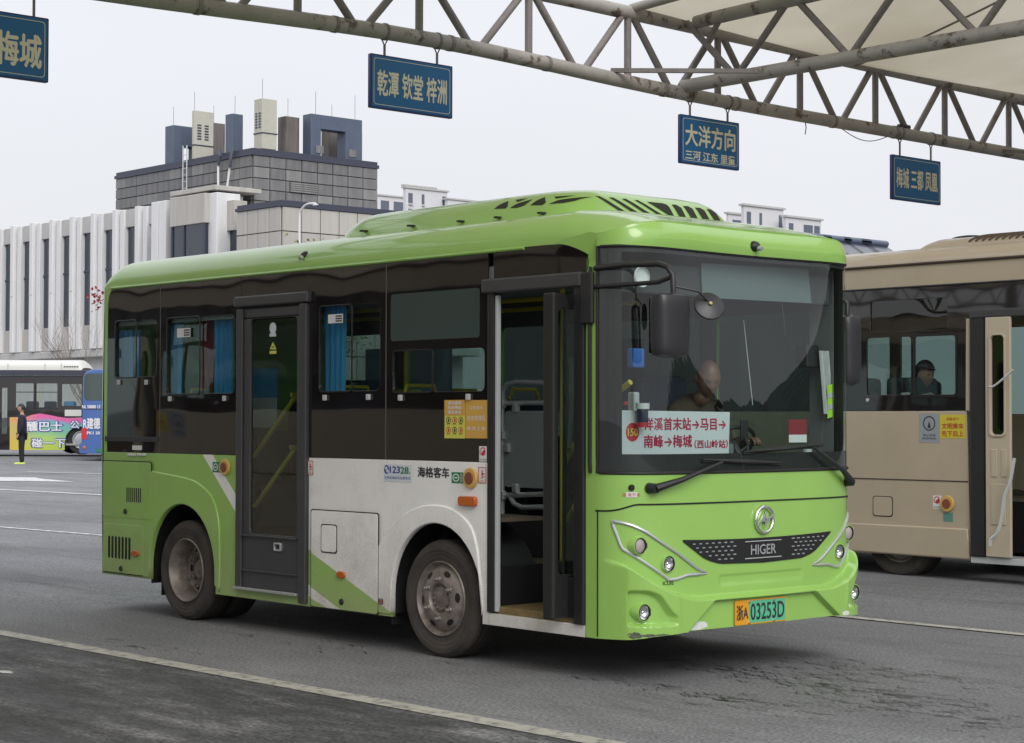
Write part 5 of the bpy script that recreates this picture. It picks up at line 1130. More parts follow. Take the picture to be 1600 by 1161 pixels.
def cseat(x, y):
    s = sub('seat', co_); s.matrix_basis = wpos(co_).inverted() @ Matrix.Translation((x, y, .76))
    link('cushion', MB().box((-.2, -.22, .38), (.22, .22, .45)).mesh(.03), m_seatc, s, world=False); link('backrest', MB().box((-.3, -.22, .42), (-.18, .22, 1.22)).mesh(.05), m_seatc, s, world=False)
m_seatc = M('coach_seat', (.05, .07, .075), .8, var=.15)
for x in [-4.055,-3.587,-3.359]: cseat(x-.05, YC+.38)
for x in (-7.5, -6.7, -5.2): cseat(x, YC+.38)
for x in (-7.5, -6.7, -5.9, -4.4): cseat(x, YC+1.85)
def cwheel(x, y, s, par, r=.43, w=.25, mt=m_tyre, mr_=m_rim):
    wh = sub('wheel', par); k = r/.383; c = (x, y, r)
    MB().lathe([(a*k, b_*k) for a, b_ in tyre_prof()], c, (0, s, 0), 48).build('tyre', mt, wh, smooth=True)
    MB().lathe([(a*k, b_*k) for a, b_ in [(-.015, .243), (.006, .245), (.0, .23), (-.02, .215), (.0, .17), (.015, .12), (.01, .1), (.0, .07), (.0, .001)]], c, (0, s, 0), 40).build('rim', mr_, wh, smooth=True)
for x in (WC, -7.9): cwheel(x, YC+.10, -1, co_, .41); cwheel(x, YC+2.18, 1, co_, .41)
b = MB()
for x in (WC, -7.9): b.box((x-.55, YC+.4, .3), (x+.55, YC+.42, .72)); b.box((x-.5, YC+.42, .35), (x+.5, YC+1.9, .65))
b.box((XB+.3, YC+.2, .3), (-8.6, YC+2.1, .71)); b.box((-7.2, YC+.2, .3), (-4.4, YC+2.1, .71)); b.build('chassis', m_rubber, co_)
# a second coach of the same fleet in the bay behind the photographer's left shoulder (seen only as a reflection)
cd2 = dup(co_); cd2.location = (-11.5, -4.2, 0); tag(cd2, 'tan city coach in the next bay, seen only mirrored in the bus side', 'bus', 'buses')
cd2.matrix_basis = Matrix.Translation((-9.2, -5.2, 0)) @ Matrix.Rotation(PI, 4, 'Z')

# ================================================================ buses at the far left
D1, F_ = 62.0, 2952.0
deco = tag(empty('decorated_bus', (-49.734, 21.143, .357), 0.838225), 'white roofed bus with rainbow livery and painted characters behind the standing man', 'bus', 'buses')
def loc(par, o): o.matrix_basis = Matrix.Identity(4); return o
def LP(px, py): return (px/47.61, (710-py)/47.61)
def lb(name, px0, py0, px1, py1, mat, par=deco, y=0, d=.05, r=.02, bev=.0, holes=()):
    a, c = LP(px0, py1), LP(px1, py0); me = mapped(shape_mesh([rr(a[0], a[1], c[0], c[1], r)], holes, d, bev), lambda u, v, w: side(y)(u, v, w+d/2)); return link(name, me, mat, par, world=False)
m_decowhite = M('white_bus_paint', (.62, .62, .58), .4); m_navy = M('navy_band', (.035, .04, .06), .3, coat=.4)
def art_mat():
    m = M('rainbow_livery', (.5, .5, .5), .35, coat=.4); n = m.node_tree.nodes; l = m.node_tree.links; c = n.new('ShaderNodeTexCoord'); s = n.new('ShaderNodeSeparateXYZ'); l.new(c.outputs['Object'], s.inputs[0])
    w = n.new('ShaderNodeMath'); w.operation = 'SINE'; mm = n.new('ShaderNodeMath'); mm.operation = 'MULTIPLY'; mm.inputs[1].default_value = 3.2; l.new(s.outputs[0], mm.inputs[0]); l.new(mm.outputs[0], w.inputs[0])
    a = n.new('ShaderNodeMath'); a.operation = 'MULTIPLY_ADD'; l.new(w.outputs[0], a.inputs[0]); a.inputs[1].default_value = .06; l.new(s.outputs[2], a.inputs[2])
    r = n.new('ShaderNodeMapRange'); r.inputs['From Min'].default_value = .15; r.inputs['From Max'].default_value = 1.35; l.new(a.outputs[0], r.inputs['Value'])
    k = n.new('ShaderNodeValToRGB'); E_ = k.color_ramp.elements; E_[0].position = 0; E_[0].color = (.50, .62, .08, 1); E_[1].position = 1; E_[1].color = (.72, .12, .36, 1)
    for p, q in ((.28, (.42, .62, .16)), (.5, (.20, .50, .35)), (.72, (.18, .45, .48)), (.77, (.30, .30, .50)), (.82, (.70, .14, .36))): e = E_.new(p); e.color = (*q, 1)
    l.new(r.outputs[0], k.inputs[0])
    x = n.new('ShaderNodeMixRGB'); rx = n.new('ShaderNodeMapRange'); rx.inputs['From Min'].default_value = .35; rx.inputs['From Max'].default_value = 1.3; rx.inputs['To Min'].default_value = .85; rx.inputs['To Max'].default_value = 0; l.new(s.outputs[0], rx.inputs['Value'])
    l.new(rx.outputs[0], x.inputs[0]); l.new(k.outputs[0], x.inputs[1]); x.inputs[2].default_value = (.68, .42, .05, 1); l.new(x.outputs[0], n['Principled BSDF'].inputs['Base Color']); return m
m_art = art_mat()
# body: lower art panel with wheel arch
ax_, az_ = LP(126, 690); wv = [LP(15, 652), LP(40, 652), LP(50, 648), LP(62, 646), LP(75, 648), LP(90, 651), LP(105, 653), LP(150, 652)]
out = [LP(15.5, 703), (ax_-.52, LP(0, 703)[1])]+[(ax_+.52*math.cos(PI-PI*i/16), az_+.5*math.sin(PI*i/16)) for i in range(17)]+[(LP(260, 0)[0], LP(0, 703)[1]), LP(260, 652)]+wv[::-1]
me = mapped(shape_mesh([out], [], .06), lambda u, v, w: side(0)(u, v, w+.0)); link('side_panel', me, m_art, deco, world=False)
ph = [rr(*LP(24, 638), *LP(52, 599), .03), rr(*LP(56, 638), *LP(89, 599), .03), rr(*LP(96, 634), *LP(127, 600), .03), rr(*LP(2, 678), *LP(11, 606), .03)]
blk = [LP(-60, 703), LP(15.4, 703), LP(15.4, 652.2), LP(260, 652.2), LP(260, 588), LP(-60, 588)]
me = mapped(shape_mesh([blk], ph, .05), lambda u, v, w: side(0)(u, v, w+.0)); wpn = link('window_panel', me, m_bandwave, deco, world=False)
for h in ph: me = mapped(shape_mesh([h], [], .01), lambda u, v, w: side(.02)(u, v, w)); link('pane', me, m_glass, wpn, world=False)
lb('sash', 53, 600, 55, 640, m_black, wpn, 0, .06); lb('sash', 24, 636.5, 89, 638.5, m_black, wpn, 0, .06); lb('window_bar', 24, 612, 89, 613.2, m_sash, wpn, 0, .05)
lb('roof_band', -60, 578, 260, 588.5, m_navy, deco, .02, .1, .03, .02); lb('trim_strip', -60, 585.6, 260, 587.2, m_decowhite, deco, -.06, .02, .005)
lb('notice', 101, 640, 127, 650, m_decowhite, deco, -.02, .015)
def podc(u, v):
    a = LP(lerp(-60, 124, u), 0)[0]; k = sstep(0, .04, 1-u); t = PI*v; return (a, 1.2-.95*math.cos(t), LP(0, 580)[1]+.40*(.35+.65*k)*abs(math.sin(t))**.45)
pc = MB().grid(podc, 40, 24).mesh(); pco = link('roof_unit', pc, m_decowhite, deco, smooth=True, world=False)
for px in (8, 66, 92): me = MB().box((LP(px, 0)[0]-.01, .24, 2.72), (LP(px, 0)[0]+.01, .27, 3.0)).mesh(); link('joint', me, m_greyrail, pco, world=False)
for k in range(6): me = MB().box((LP(96+4*k, 0)[0], .235, 2.88), (LP(98.5+4*k, 0)[0], .30, 2.91)).mesh(); link('louvre', me, m_black, pco, world=False)
cz = MB(); cz.box((-1.3, .03, .3), (6, 2.3, .36)); cz.box((-1.3, .03, 2.62), (6, 2.35, 2.68)); cz.box((-1.3, 2.3, .3), (6, 2.35, 1.2)); cz.box((5.9, .05, .3), (6, 2.35, 2.6)); link('body_shell', cz.mesh(), m_interior, deco, world=False)
for i, x in enumerate((.7, 1.3, 1.95, 2.6)): link('seat', MB().box((x, .5, 1.0), (x+.35, .9, 1.75)).mesh(.05), m_curtain if i > 1 else m_seat, deco, world=False)
m_ob = M('lettering_white', (.75, .75, .75), .4)
for t, px, py, w_, h_ in (('醺巴士', 69, 666, 56, 15), ('碰一下', 76, 692, 52, 14), ('公', 117, 663, 14, 12)):
    c = LP(px, py); f = side(-.035)
    text('lettering', t, f, m_blueprint, deco, c[0], c[1], h_/47.61*1.08, w_/47.61*1.04, bold=.10, lift=.001); text('lettering', t, f, m_ob, deco, c[0], c[1], h_/47.61, w_/47.61, bold=.03, lift=.006)
for o in kids(deco):
    if o.name.startswith('lettering'): o.matrix_basis = Matrix.Identity(4)
for x in (ax_, ):
    for y, s in ((.1, -1),):
        wh = sub('wheel', deco); link('tyre', MB().lathe([(a*1.25, b_*1.25) for a, b_ in tyre_prof()], (x, y, .48), (0, s, 0), 40).mesh(), m_tyre, wh, smooth=True, world=False)
        link('rim', MB().lathe([(0, .30), (.01, .30), (.0, .27), (-.02, .25), (.0, .2), (.01, .14), (.01, .001)], (x, y, .48), (0, s, 0), 30).mesh(), m_silver, wh, smooth=True, world=False)
link('underbody', MB().box((-1.2, .2, .2), (5.5, 2.2, .3)).mesh(), m_rubber, deco, world=False); 
for yy in (2.0,): link('tyre', MB().lathe([(a*1.25, b_*1.25) for a, b_ in tyre_prof()], (1.9, 1.9, .48), (0, -1, 0), 30).mesh(), m_tyre, deco, smooth=True, world=False)
# blue bus nose-on beside it
m_bluebus = M('blue_bus_paint', (.06, .13, .36), .35, coat=.5, var=.05)
blu = tag(empty('blue_bus', (-43.466, 20.624, .43), 0.838225), 'blue bus seen end-on, half hidden by the rear corner of the green bus', 'bus', 'buses')
def BP(px, py): return ((px-127)/51.8, (705-py)/51.8)
b = MB(); prof = [(0, .15), (2.4, .15), (2.4, 2.3), (2.3, 2.52), (2.1, 2.6), (.3, 2.6), (.1, 2.52), (0, 2.3)]
def blue_hull():
    me = shape_mesh([[BP(127, 701), (2.5, BP(0, 701)[1]), (2.5, 2.45), (2.35, 2.6), (.35, 2.6), (.12, 2.52), (.03, 2.35)]], [], 7.0, .04); return mapped(me, lambda u, v, w: (u, 3.5-w, v))
bh = link('body', blue_hull(), m_bluebus, blu, world=False)
def bb_(name, px0, py0, px1, py1, mat, y=-.002, d=.01, r=.03, par=blu):
    a, c = BP(px0, py1), BP(px1, py0); me = mapped(shape_mesh([rr(a[0], a[1], c[0], c[1], r)], [], d, .003), lambda u, v, w: side(y)(u, v, w+d/2)); return link(name, me, mat, par, world=False)
bb_('windscreen', 131, 577, 245, 619, m_ledglass, r=.12); bb_('wheel_trim', 131, 632, 245, 633, m_navy)
bb_('bumper', 125, 686, 250, 702, m_bluebus, -.0, .12, .05); bb_('red_panel', 127, 662, 136, 680, m_red)
for t, px, py, w_, h_ in (('R建德', 143, 655, 26, 17), ('NL 58888 13', 142, 629, 28, 5), ('PK1 20', 146, 670, 20, 4.5)):
    c = BP(px, py); text('lettering', t, side(-.016), m_ob, blu, c[0], c[1], h_/51.8, w_/51.8, bold=.03).matrix_basis = Matrix.Identity(4)
for xx in (BP(133, 0)[0], 2.1): link('tail_lamp', MB().ball((xx, -.13, BP(0, 693)[1]), (.05, .02, .06)).mesh(), m_orange, blu, smooth=True, world=False)
link('number_plate', MB().box((BP(152, 0)[0], -.135, .1), (BP(160, 0)[0], -.121, .2)).mesh(), m_greenprint, blu, world=False)
for xx in (.25, 2.2): link('tyre', MB().lathe([(a*1.2, b_*1.2) for a, b_ in tyre_prof()], (xx, 2.0, .30), (-1 if xx < 1 else 1, 0, 0), 24).mesh(), m_tyre, blu, smooth=True, world=False)

# ================================================================ main building at left
m_fin = M('white_fin', (.72, .72, .73), .6, var=.08, vscale=.8, stain=(.52, .51, .50), sscale=.7, slo=.5, shi=.75, samt=.5, vec=(1.5, 1.5, .25))
m_fin2 = M('fin_grey', (.48, .475, .465), .65, var=.1, vscale=.8, vec=(2, 2, .3))
m_bwin = M('building_glass', (.02, .028, .05), .06, spec=.7)
m_slate = M('slate_stone', (.20, .20, .205), .8, var=.25, vscale=2.5, stain=(.10, .10, .105), sscale=1.2, slo=.45, shi=.7, samt=.7, vec=(2, 2, .35), bump=.3, bscale=10)
m_slate2 = M('slate_stone_pale', (.25, .25, .25), .8, var=.25, vscale=2.5, stain=(.12, .12, .125), sscale=1.2, slo=.45, shi=.7, samt=.6, vec=(2, 2, .35), bump=.3, bscale=10)
m_creamstone = M('cream_stone', (.48, .46, .43), .75, var=.1, vscale=.7, stain=(.33, .31, .29), sscale=.8, slo=.45, shi=.75, samt=.5, vec=(3, 3, .25))
m_joint = M('stone_joint', (.09, .09, .09), .9)
m_cap = M('roof_edge_metal', (.05, .055, .085), .5)
m_duct = M('cream_duct', (.50, .49, .42), .6, var=.06, stain=(.35, .34, .30), sscale=.8, slo=.5, shi=.8, samt=.5)
m_bluemetal = M('blue_grey_metal', (.09, .115, .17), .45, var=.1, vscale=1.5)
m_oldconc = M('streaked_concrete', (.15, .135, .125), .85, var=.3, vscale=1.5, vec=(3, 3, .3), stain=(.05, .045, .045), sscale=1.2, slo=.5, shi=.65, samt=.7)
YB = 45.0
bl = tag(empty('terminal_building', (-84, 50, .5)), 'white finned office building with a grey stone upper block and rooftop shafts', 'building')
zt1, zb1 = 12.98, 5.418
xf0, per = -93.49+.0, 2.372
b = MB(); b.box((-112, YB+.7, .4), (-71.891, 60, zt1-.8)); b.build('core', m_fin2, bl)
b = MB(); b.box((-112, YB+.2, zb1-.45), (-70.5, 60, zb1-.02)); b.build('soffit', m_fin2, bl, bevel=.05)
b = MB(); b.box((-112, YB+4, .3), (-60, YB+4.2, zb1-.45)); b.build('ground_floor_glazing', m_bwin, bl)
for i in range(9):
    x = -108+4.7*i; MB().box((x, YB+.6, .3), (x+.9, YB+1.5, zb1-.46)).build('column', m_creamstone, bl)
    for k in range(3): MB().box((x+1.4+k*1.2, YB+3.9, .3), (x+1.5+k*1.2, YB+3.99, zb1-.46)).build('mullion', m_cap, bl)
fin_a = MB().box((0, 0, 0), (.40, .75, zt1-zb1)).mesh(.03); fin_b = MB().box((0, 0, 0), (.42, .58, zt1-zb1-.05)).mesh(.03); ridge = MB().box((0, 0, 0), (.08, .30, zt1-zb1-.1)).mesh(.01)
cap_ = MB().box((0, 0, 0), (1.36, .42, .95)).mesh(.03)
def inst(me, mat, name, at, par=bl):
    if not me.materials: me.materials.append(mat)
    o = bpy.data.objects.new(name, me); COL.objects.link(o); o.parent = par; o.matrix_basis = wpos(par).inverted() @ Matrix.Translation(at); return o
wpane = MB().box((0, 0, 0), (1.36, .05, zt1-zb1-2.3)).mesh(); wbar = MB().box((0, 0, 0), (1.36, .08, .10)).mesh(); wmul = MB().box((0, 0, 0), (.07, .09, zt1-zb1-2.3)).mesh()
sill_ = MB().box((0, 0, 0), (1.36, .30, 1.35)).mesh(.02)
for i in range(-7, 7):
    x = xf0+per*i
    if x > -78.226: break
    inst(fin_a, m_fin, 'fin', (x, YB+.0, zb1)); inst(fin_b, m_fin, 'fin', (x+.56, YB+.16, zb1)); inst(ridge, m_fin2, 'fin_ridge', (x+.44, YB+.40, zb1+.05))
    inst(cap_, m_fin2, 'cap_block', (x+.995, YB+.28, zt1-1.02)); inst(sill_, m_creamstone, 'spandrel', (x+.995, YB+.34, zb1+.0))
    w_ = inst(wpane, m_bwin, 'window', (x+.995, YB+.44, zb1+1.35))
    for zz in (1.0, 4.35): 
        o = inst(wbar, m_cap, 'transom', (x+.995, YB+.38, zb1+zz)) if zz > 1 else None
    inst(wmul, m_cap, 'mullion', (x+1.75, YB+.37, zb1+1.35))
    inst(MB().box((0, 0, 0), (1.45, .02, .05)).mesh() if i == -7 else jl, m_fin2, 'joint_line', (x+.0, YB-.012, zb1+3.3)) if i > -7 else None
    jl = MB().box((0, 0, 0), (.40, .02, .05)).mesh()
    
# corner glass bay and the last bays before the cream block
bx = (-76.158,44.0,4.597,-74.818,45.071,12.099)
cb = MB(); cb.box((bx[0], 44.0, zb1), (-73.125, 46, zt1-1.6)); cbo = cb.build('corner_bay', m_bwin, bl)
xg0, xg1 = bx[0], -73.125
MB().box((xg0-.12, 43.9, zt1-1.6), (xg1+.12, 46.2, zt1-.1)).build('bay_head', m_creamstone, cbo, bevel=.03)
for x in (xg0, (xg0+xg1)/2-.4, xg1): MB().box((x-.06, 43.93, zb1), (x+.06, 43.999, zt1-1.6)).build('mullion', m_cap, cbo)
MB().box((xg0, 43.92, 9.2), (xg1, 43.998, 9.3)).build('transom', m_cap, cbo)
MB().box((xg0-.6, 44.2, zt1+.05), (xg1+.6, 47, zt1+.28)).build('roof_slab', m_creamstone, bl, bevel=.03)
for p0, p1 in [[-73.999,-73.291],[-73.233,-72.359],[-78.609,-77.912],[-77.849,-77.161]]: MB().box((p0, 44.2, zb1), (p1, 45.6, zt1-.1)).build('fin', m_fin, bl, bevel=.03)
p0, p1 = [-72.911,-71.757]; MB().box((p0, 45.0, zb1), (p1, 45.1, zt1-2.0)).build('window', m_bwin, bl); MB().box((p0, 44.8, zt1-2.0), (p1, 45.6, zt1-.5)).build('spandrel', m_creamstone, bl)
# stone boxes built panel by panel
def stonebox(B, nx, ny, nz, mats, name, cap=.45, skip=()):
    x0, y0, z0, x1, y1, z1 = B; g = .05; t = .08
    c = MB().box((x0, y0, z0), (x1, y1, z1)).build(name, m_joint, bl)
    dx, dy, dz = (x1-x0)/nx, (y1-y0)/ny, (z1-z0)/nz
    ml_ = MB().box((g/2, -t, g/2), (dx-g/2, 0, dz-g/2)).mesh(); mr2 = MB().box((0, g/2, g/2), (t, dy-g/2, dz-g/2)).mesh()
    variants_l = []; variants_r = []
    for m in mats:
        a = ml_.copy(); a.materials.append(m); variants_l.append(a); a = mr2.copy(); a.materials.append(m); variants_r.append(a)
    for k in range(nz):
        for i in range(nx):
            if ('L', i, k) in skip: continue
            inst(random.choice(variants_l), None, 'stone_panel', (x0+i*dx, y0-.0, z0+k*dz), c)
        for j in range(ny):
            if ('R', j, k) in skip: continue
            inst(random.choice(variants_r), None, 'stone_panel', (x1+.0, y0+j*dy, z0+k*dz), c)
    MB().box((x0-.05, y0-.14, z1), (x1+.14, y1+.05, z1+cap*.5)).build('parapet_cap', m_cap, c); MB().box((x0, y0-.05, z1+cap*.5), (x1+.05, y1, z1+cap)).build('parapet_cap', m_cap, c)
    return c
TB = (-86.962,47,11.808,-73.345,55.07,15.112)
sb = stonebox((TB[0], TB[1], TB[2]-.2, TB[3], TB[4], TB[5]-.0), 12, 8, 6, [m_slate, m_slate2, m_slate, M('slate_stone_dark', (.16, .16, .165), .8, var=.3, vscale=2, vec=(2, 2, .4))], 'upper_block', cap=.36, skip=(('L', 4, 1), ('L', 5, 1), ('L', 4, 0), ('L', 5, 0)))
lv = [(49.258,13.914),(50.988,13.385)]
lvo = MB().box((TB[3]+.081, lv[0][0], lv[1][1]), (TB[3]+.12, lv[1][0], lv[0][1])).build('louvre_grille', m_cap, sb)
for k in range(5): z = lerp(lv[1][1], lv[0][1], (k+.5)/5); MB().box((TB[3]+.121, lv[0][0], z-.05), (TB[3]+.17, lv[1][0], z+.03)).build('louvre', m_slate2, lvo)
CB = (-70.225,44,8.524,-66.47,51.818,11.672)
stonebox((CB[0]+.05, CB[1], zb1-2, CB[3], CB[4], CB[5]), 4, 7, 7, [m_creamstone, M('cream_stone_b', (.43, .41, .38), .75, var=.12, vscale=.7, vec=(3, 3, .25))], 'annex_block', cap=.3)
# rooftop ducts and portal frames
def duct(L_, name, mat, par=sb, parts=None):
    x0, y0, z0, x1, y1, z1 = L_; o = MB().box((x0, y0, z0), (x1, y1, z1)).build(name, mat, par, bevel=.03); return o
def rod(o_, x, y, z, h): MB().cyl((x, y, z), (x, y, z+h), .010, n=4).build('lightning_rod', m_cap, bl)
def louv(B, par, face):
    x0, y0, z0, x1, y1, z1 = B; H = z1-z0
    for k in range(6):
        z = z0+H*(.42+.055*k)
        for j in range(2):
            if face == 'L': xx = lerp(x0, x1, .2+.4*j); MB().box((xx, y0-.03, z), (xx+(x1-x0)*.22, y0-.001, z+.07)).build('louvre', m_cap, par)
            else: yy = lerp(y0, y1, .15+.38*j); MB().box((x1+.001, yy, z), (x1+.03, yy+(y1-y0)*.2, z+.07)).build('louvre', m_cap, par)
zr_ = TB[5]
for L_, nm, mt, lf in (((-80.408,47.8,15.954,-80.151,49.03,18.335), 'duct_shaft', m_duct, 'R'), ((-74.765,48.022,15.579,-74.0,48.95,18.254), 'duct_shaft', m_duct, 'L')):
    o = duct((L_[0], L_[1], zr_+.5, L_[3], L_[4], L_[5]), nm, mt); louv((L_[0], L_[1], zr_+.5, L_[3], L_[4], L_[5]), o, lf)
    MB().box((L_[0]-.03, L_[1]-.03, zr_+1.3), (L_[3]+.03, L_[4]+.03, zr_+1.36)).build('band', m_cap, o)
    b = MB()
    for x in (L_[0]+.1, L_[3]-.1):
        for y in (L_[1]+.1, L_[4]-.1): b.box((x-.05, y-.05, zr_+.2), (x+.05, y+.05, zr_+.6))
    b.build('stand', m_cap, o, kind='stuff'); rod(0, L_[3], L_[1], L_[5], 1.0)
for L_, nm, mt in (((-82.226,50.0,16.347,-81.899,50.931,18.108), 'concrete_shaft', m_oldconc), ((-76.832,47.6,15.592,-76.163,48.285,17.662), 'steel_shaft', m_bluemetal), ((-75.307,49.907,15.655,-74.6,50.818,17.594), 'concrete_shaft', m_oldconc), ((-76.77,53.836,15.826,-76.0,54.932,17.871), 'concrete_shaft', m_oldconc)):
    o = duct((L_[0], L_[1], zr_+.1, L_[3], L_[4], L_[5]), nm, mt); rod(0, L_[3]-.2, L_[1]+.3, L_[5], 1.0)
x0, y0, z0, x1, y1, z1 = (-82.668,47.5,15.744,-81.807,48.114,17.688); o = MB().box((x0, y0, zr_+.1), (x1, y1, z1)).build('portal_frame', m_bluemetal, sb, bevel=.03)
MB().box((x0+.01, y1+.001, z1-1.1), (x1-.01, y1+1.5, z1-.01)).build('beam', m_bluemetal, o); MB().box((x0, y1+.9, zr_+.1), (x1-.3, y1+1.5, z1-1.101)).build('leg', m_bluemetal, o)
rod(0, x1, y0, z1, 1.0)
x0, y0, z0, x1, y1, z1 = (-74.756,51.137,15.404,-74.0,51.808,17.794); o = MB().box((x0, y0, zr_+.1), (x1, y1, z1)).build('portal_frame', m_bluemetal, sb, bevel=.03)
yE = 54.558; yM = 53.43; MB().box((x0+.01, y1+.001, z1-.75), (x1-.01, yE-.001, z1-.01)).build('beam', m_bluemetal, o); MB().box((x0, yM, zr_+.1), (x1, yE, z1-.751)).build('leg', m_bluemetal, o)
rod(0, x1, y0+.3, z1, 1.2); rod(0, x1, yE-.5, z1, 1.3)
for q in (y0+.3, yE-.9): MB().box((x1+.001, q, zr_+.6), (x1+.05, q+.5, zr_+1.0)).build('vent_box', m_slate, o)
# ladder and drain pipes on the near face
lx = -79.608; ld = MB()
for s in (0, .38): ld.cyl((lx+s, 46.75, TB[2]), (lx+s, 46.75, zr_+1.1), .035, n=6)
for k in range(12): ld.cyl((lx, 46.75, TB[2]+.3+k*.36), (lx+.38, 46.75, TB[2]+.3+k*.36), .02, n=5)
ld.build('ladder', m_greyrail, bl)
for P in [[(-76.073,46.7,12.673),(-76.097,46.7,14.827)],[(-75.469,46.7,12.623),(-75.011,46.7,14.587)]]: MB().tube(P, .06, 8).build('drain_pipe', m_white, bl, smooth=True)
for P in [[(-76.02,46.65,14.815),(-75.843,46.65,15.268),(-76.291,46.9,15.675)],[(-74.935,46.65,14.575),(-74.822,46.65,15.13),(-75.026,46.9,15.609)]]: MB().tube(P, .08, 8).build('pipe_bend', m_cap, bl, smooth=True)

# ================================================================ apartment blocks far behind
m_apt = M('apartment_wall', (.62, .62, .64), .7, var=.04, vscale=.2); m_aptw = M('apartment_window', (.13, .15, .19), .2, spec=.5)
def apt(boxes, label, wins):
    o_ = boxes[0]; a = tag(empty('apartment_block', ((o_[0]+o_[3])/2, (o_[1]+o_[4])/2, 0)), label, 'building', 'far apartment blocks')
    for i, B in enumerate(boxes):
        x0, y0, z0, x1, y1, z1 = B; w = MB().box((x0, y0, 0), (x1, y1, z1)).build('wall', m_apt, a)
        MB().box((x0-.3, y0-.3, z1-.3), (x1+.3, y1+.3, z1)).build('parapet', m_fin2, w)
        for (f0, f1) in wins[i]:
            for k in range(5):
                z = z1-1.4-3.0*k-1.7
                wn = MB().box((x1+.001, lerp(y0, y1, f0), z), (x1+.08, lerp(y0, y1, f1), z+1.9)).build('window', m_aptw, a)
                MB().box((x1+.08, lerp(y0, y1, f0), z-.3), (x1+.5, lerp(y0, y1, f1), z-.15)).build('balcony_ledge', m_apt, a)
        nl = 3
        for k in range(5): MB().box((x1+.0, y0, z1-1.9-3.0*(k+1)+.1), (x1+.12, y1, z1-1.9-3.0*(k+1)+.3)).build('floor_band', m_apt, w)
apt([(-271.021,215,34.664,-270.248,225.243,45.442), (-290.652,224,36.61,-290.445,232.202,46.486), (-269.518,224,35.127,-268.565,234.587,43.839), (-276.024,219,35.285,-275.631,226.664,46.636)], 'white apartment block behind the roof of the grey stone building', [[(.06, .16), (.38, .44), (.88, .96)], [(.1, .35), (.5, .85)], [(.3, .5), (.65, .9)], []])
apt([(-186.846,215,26.972,-186.19,224.382,35.15), (-184.206,222,27.231,-183.687,230.719,33.674), (-198.755,225,28.329,-198.337,230.088,35.579)], 'white apartment block rising between the bus roof vents and the canopy', [[(.06, .16), (.38, .44), (.88, .96)], [(.08, .2), (.5, .75), (.8, .95)], [(.2, .6)]])
# low blue roof with solar heaters, behind the coach
SB_ = (-48.4,60,7.824,-46.536,65.265,9.105)
sh = tag(empty('low_building', (SB_[3], SB_[1], 0)), 'low building with a row of solar water heaters along its roof', 'building')
MB().box((SB_[0], SB_[1], 0), (SB_[3], SB_[4], SB_[5]-.4)).build('wall', m_apt, sh); MB().box((SB_[0]-.2, SB_[1]-.2, SB_[5]-.4), (SB_[3]+.3, SB_[4], SB_[5]-.1)).build('roof', m_bluemetal, sh)
for px in (1297, 1334, 1372, 1405):
    y = lerp(39.508, 43.115, (px-1297)/108); y = SB_[1]+(SB_[4]-SB_[1])*(px-1290)/130
    h = MB(); h.add([(SB_[3]-.2, y, SB_[5]), (SB_[3]-.2, y+1.9, SB_[5]), (SB_[3]-1.6, y+1.9, SB_[5]+.9), (SB_[3]-1.6, y, SB_[5]+.9)], [(0, 1, 2, 3)]); h.box((SB_[3]-1.7, y, SB_[5]-.1), (SB_[3]-1.5, y+.1, SB_[5]+.9)); hh = h.build('collector', m_navy, sh)
    MB().cyl((SB_[3]-1.6, y-.1, SB_[5]+.95), (SB_[3]-1.6, y+2.0, SB_[5]+.95), .16, n=12).build('tank', m_bluemetal, hh, smooth=True)
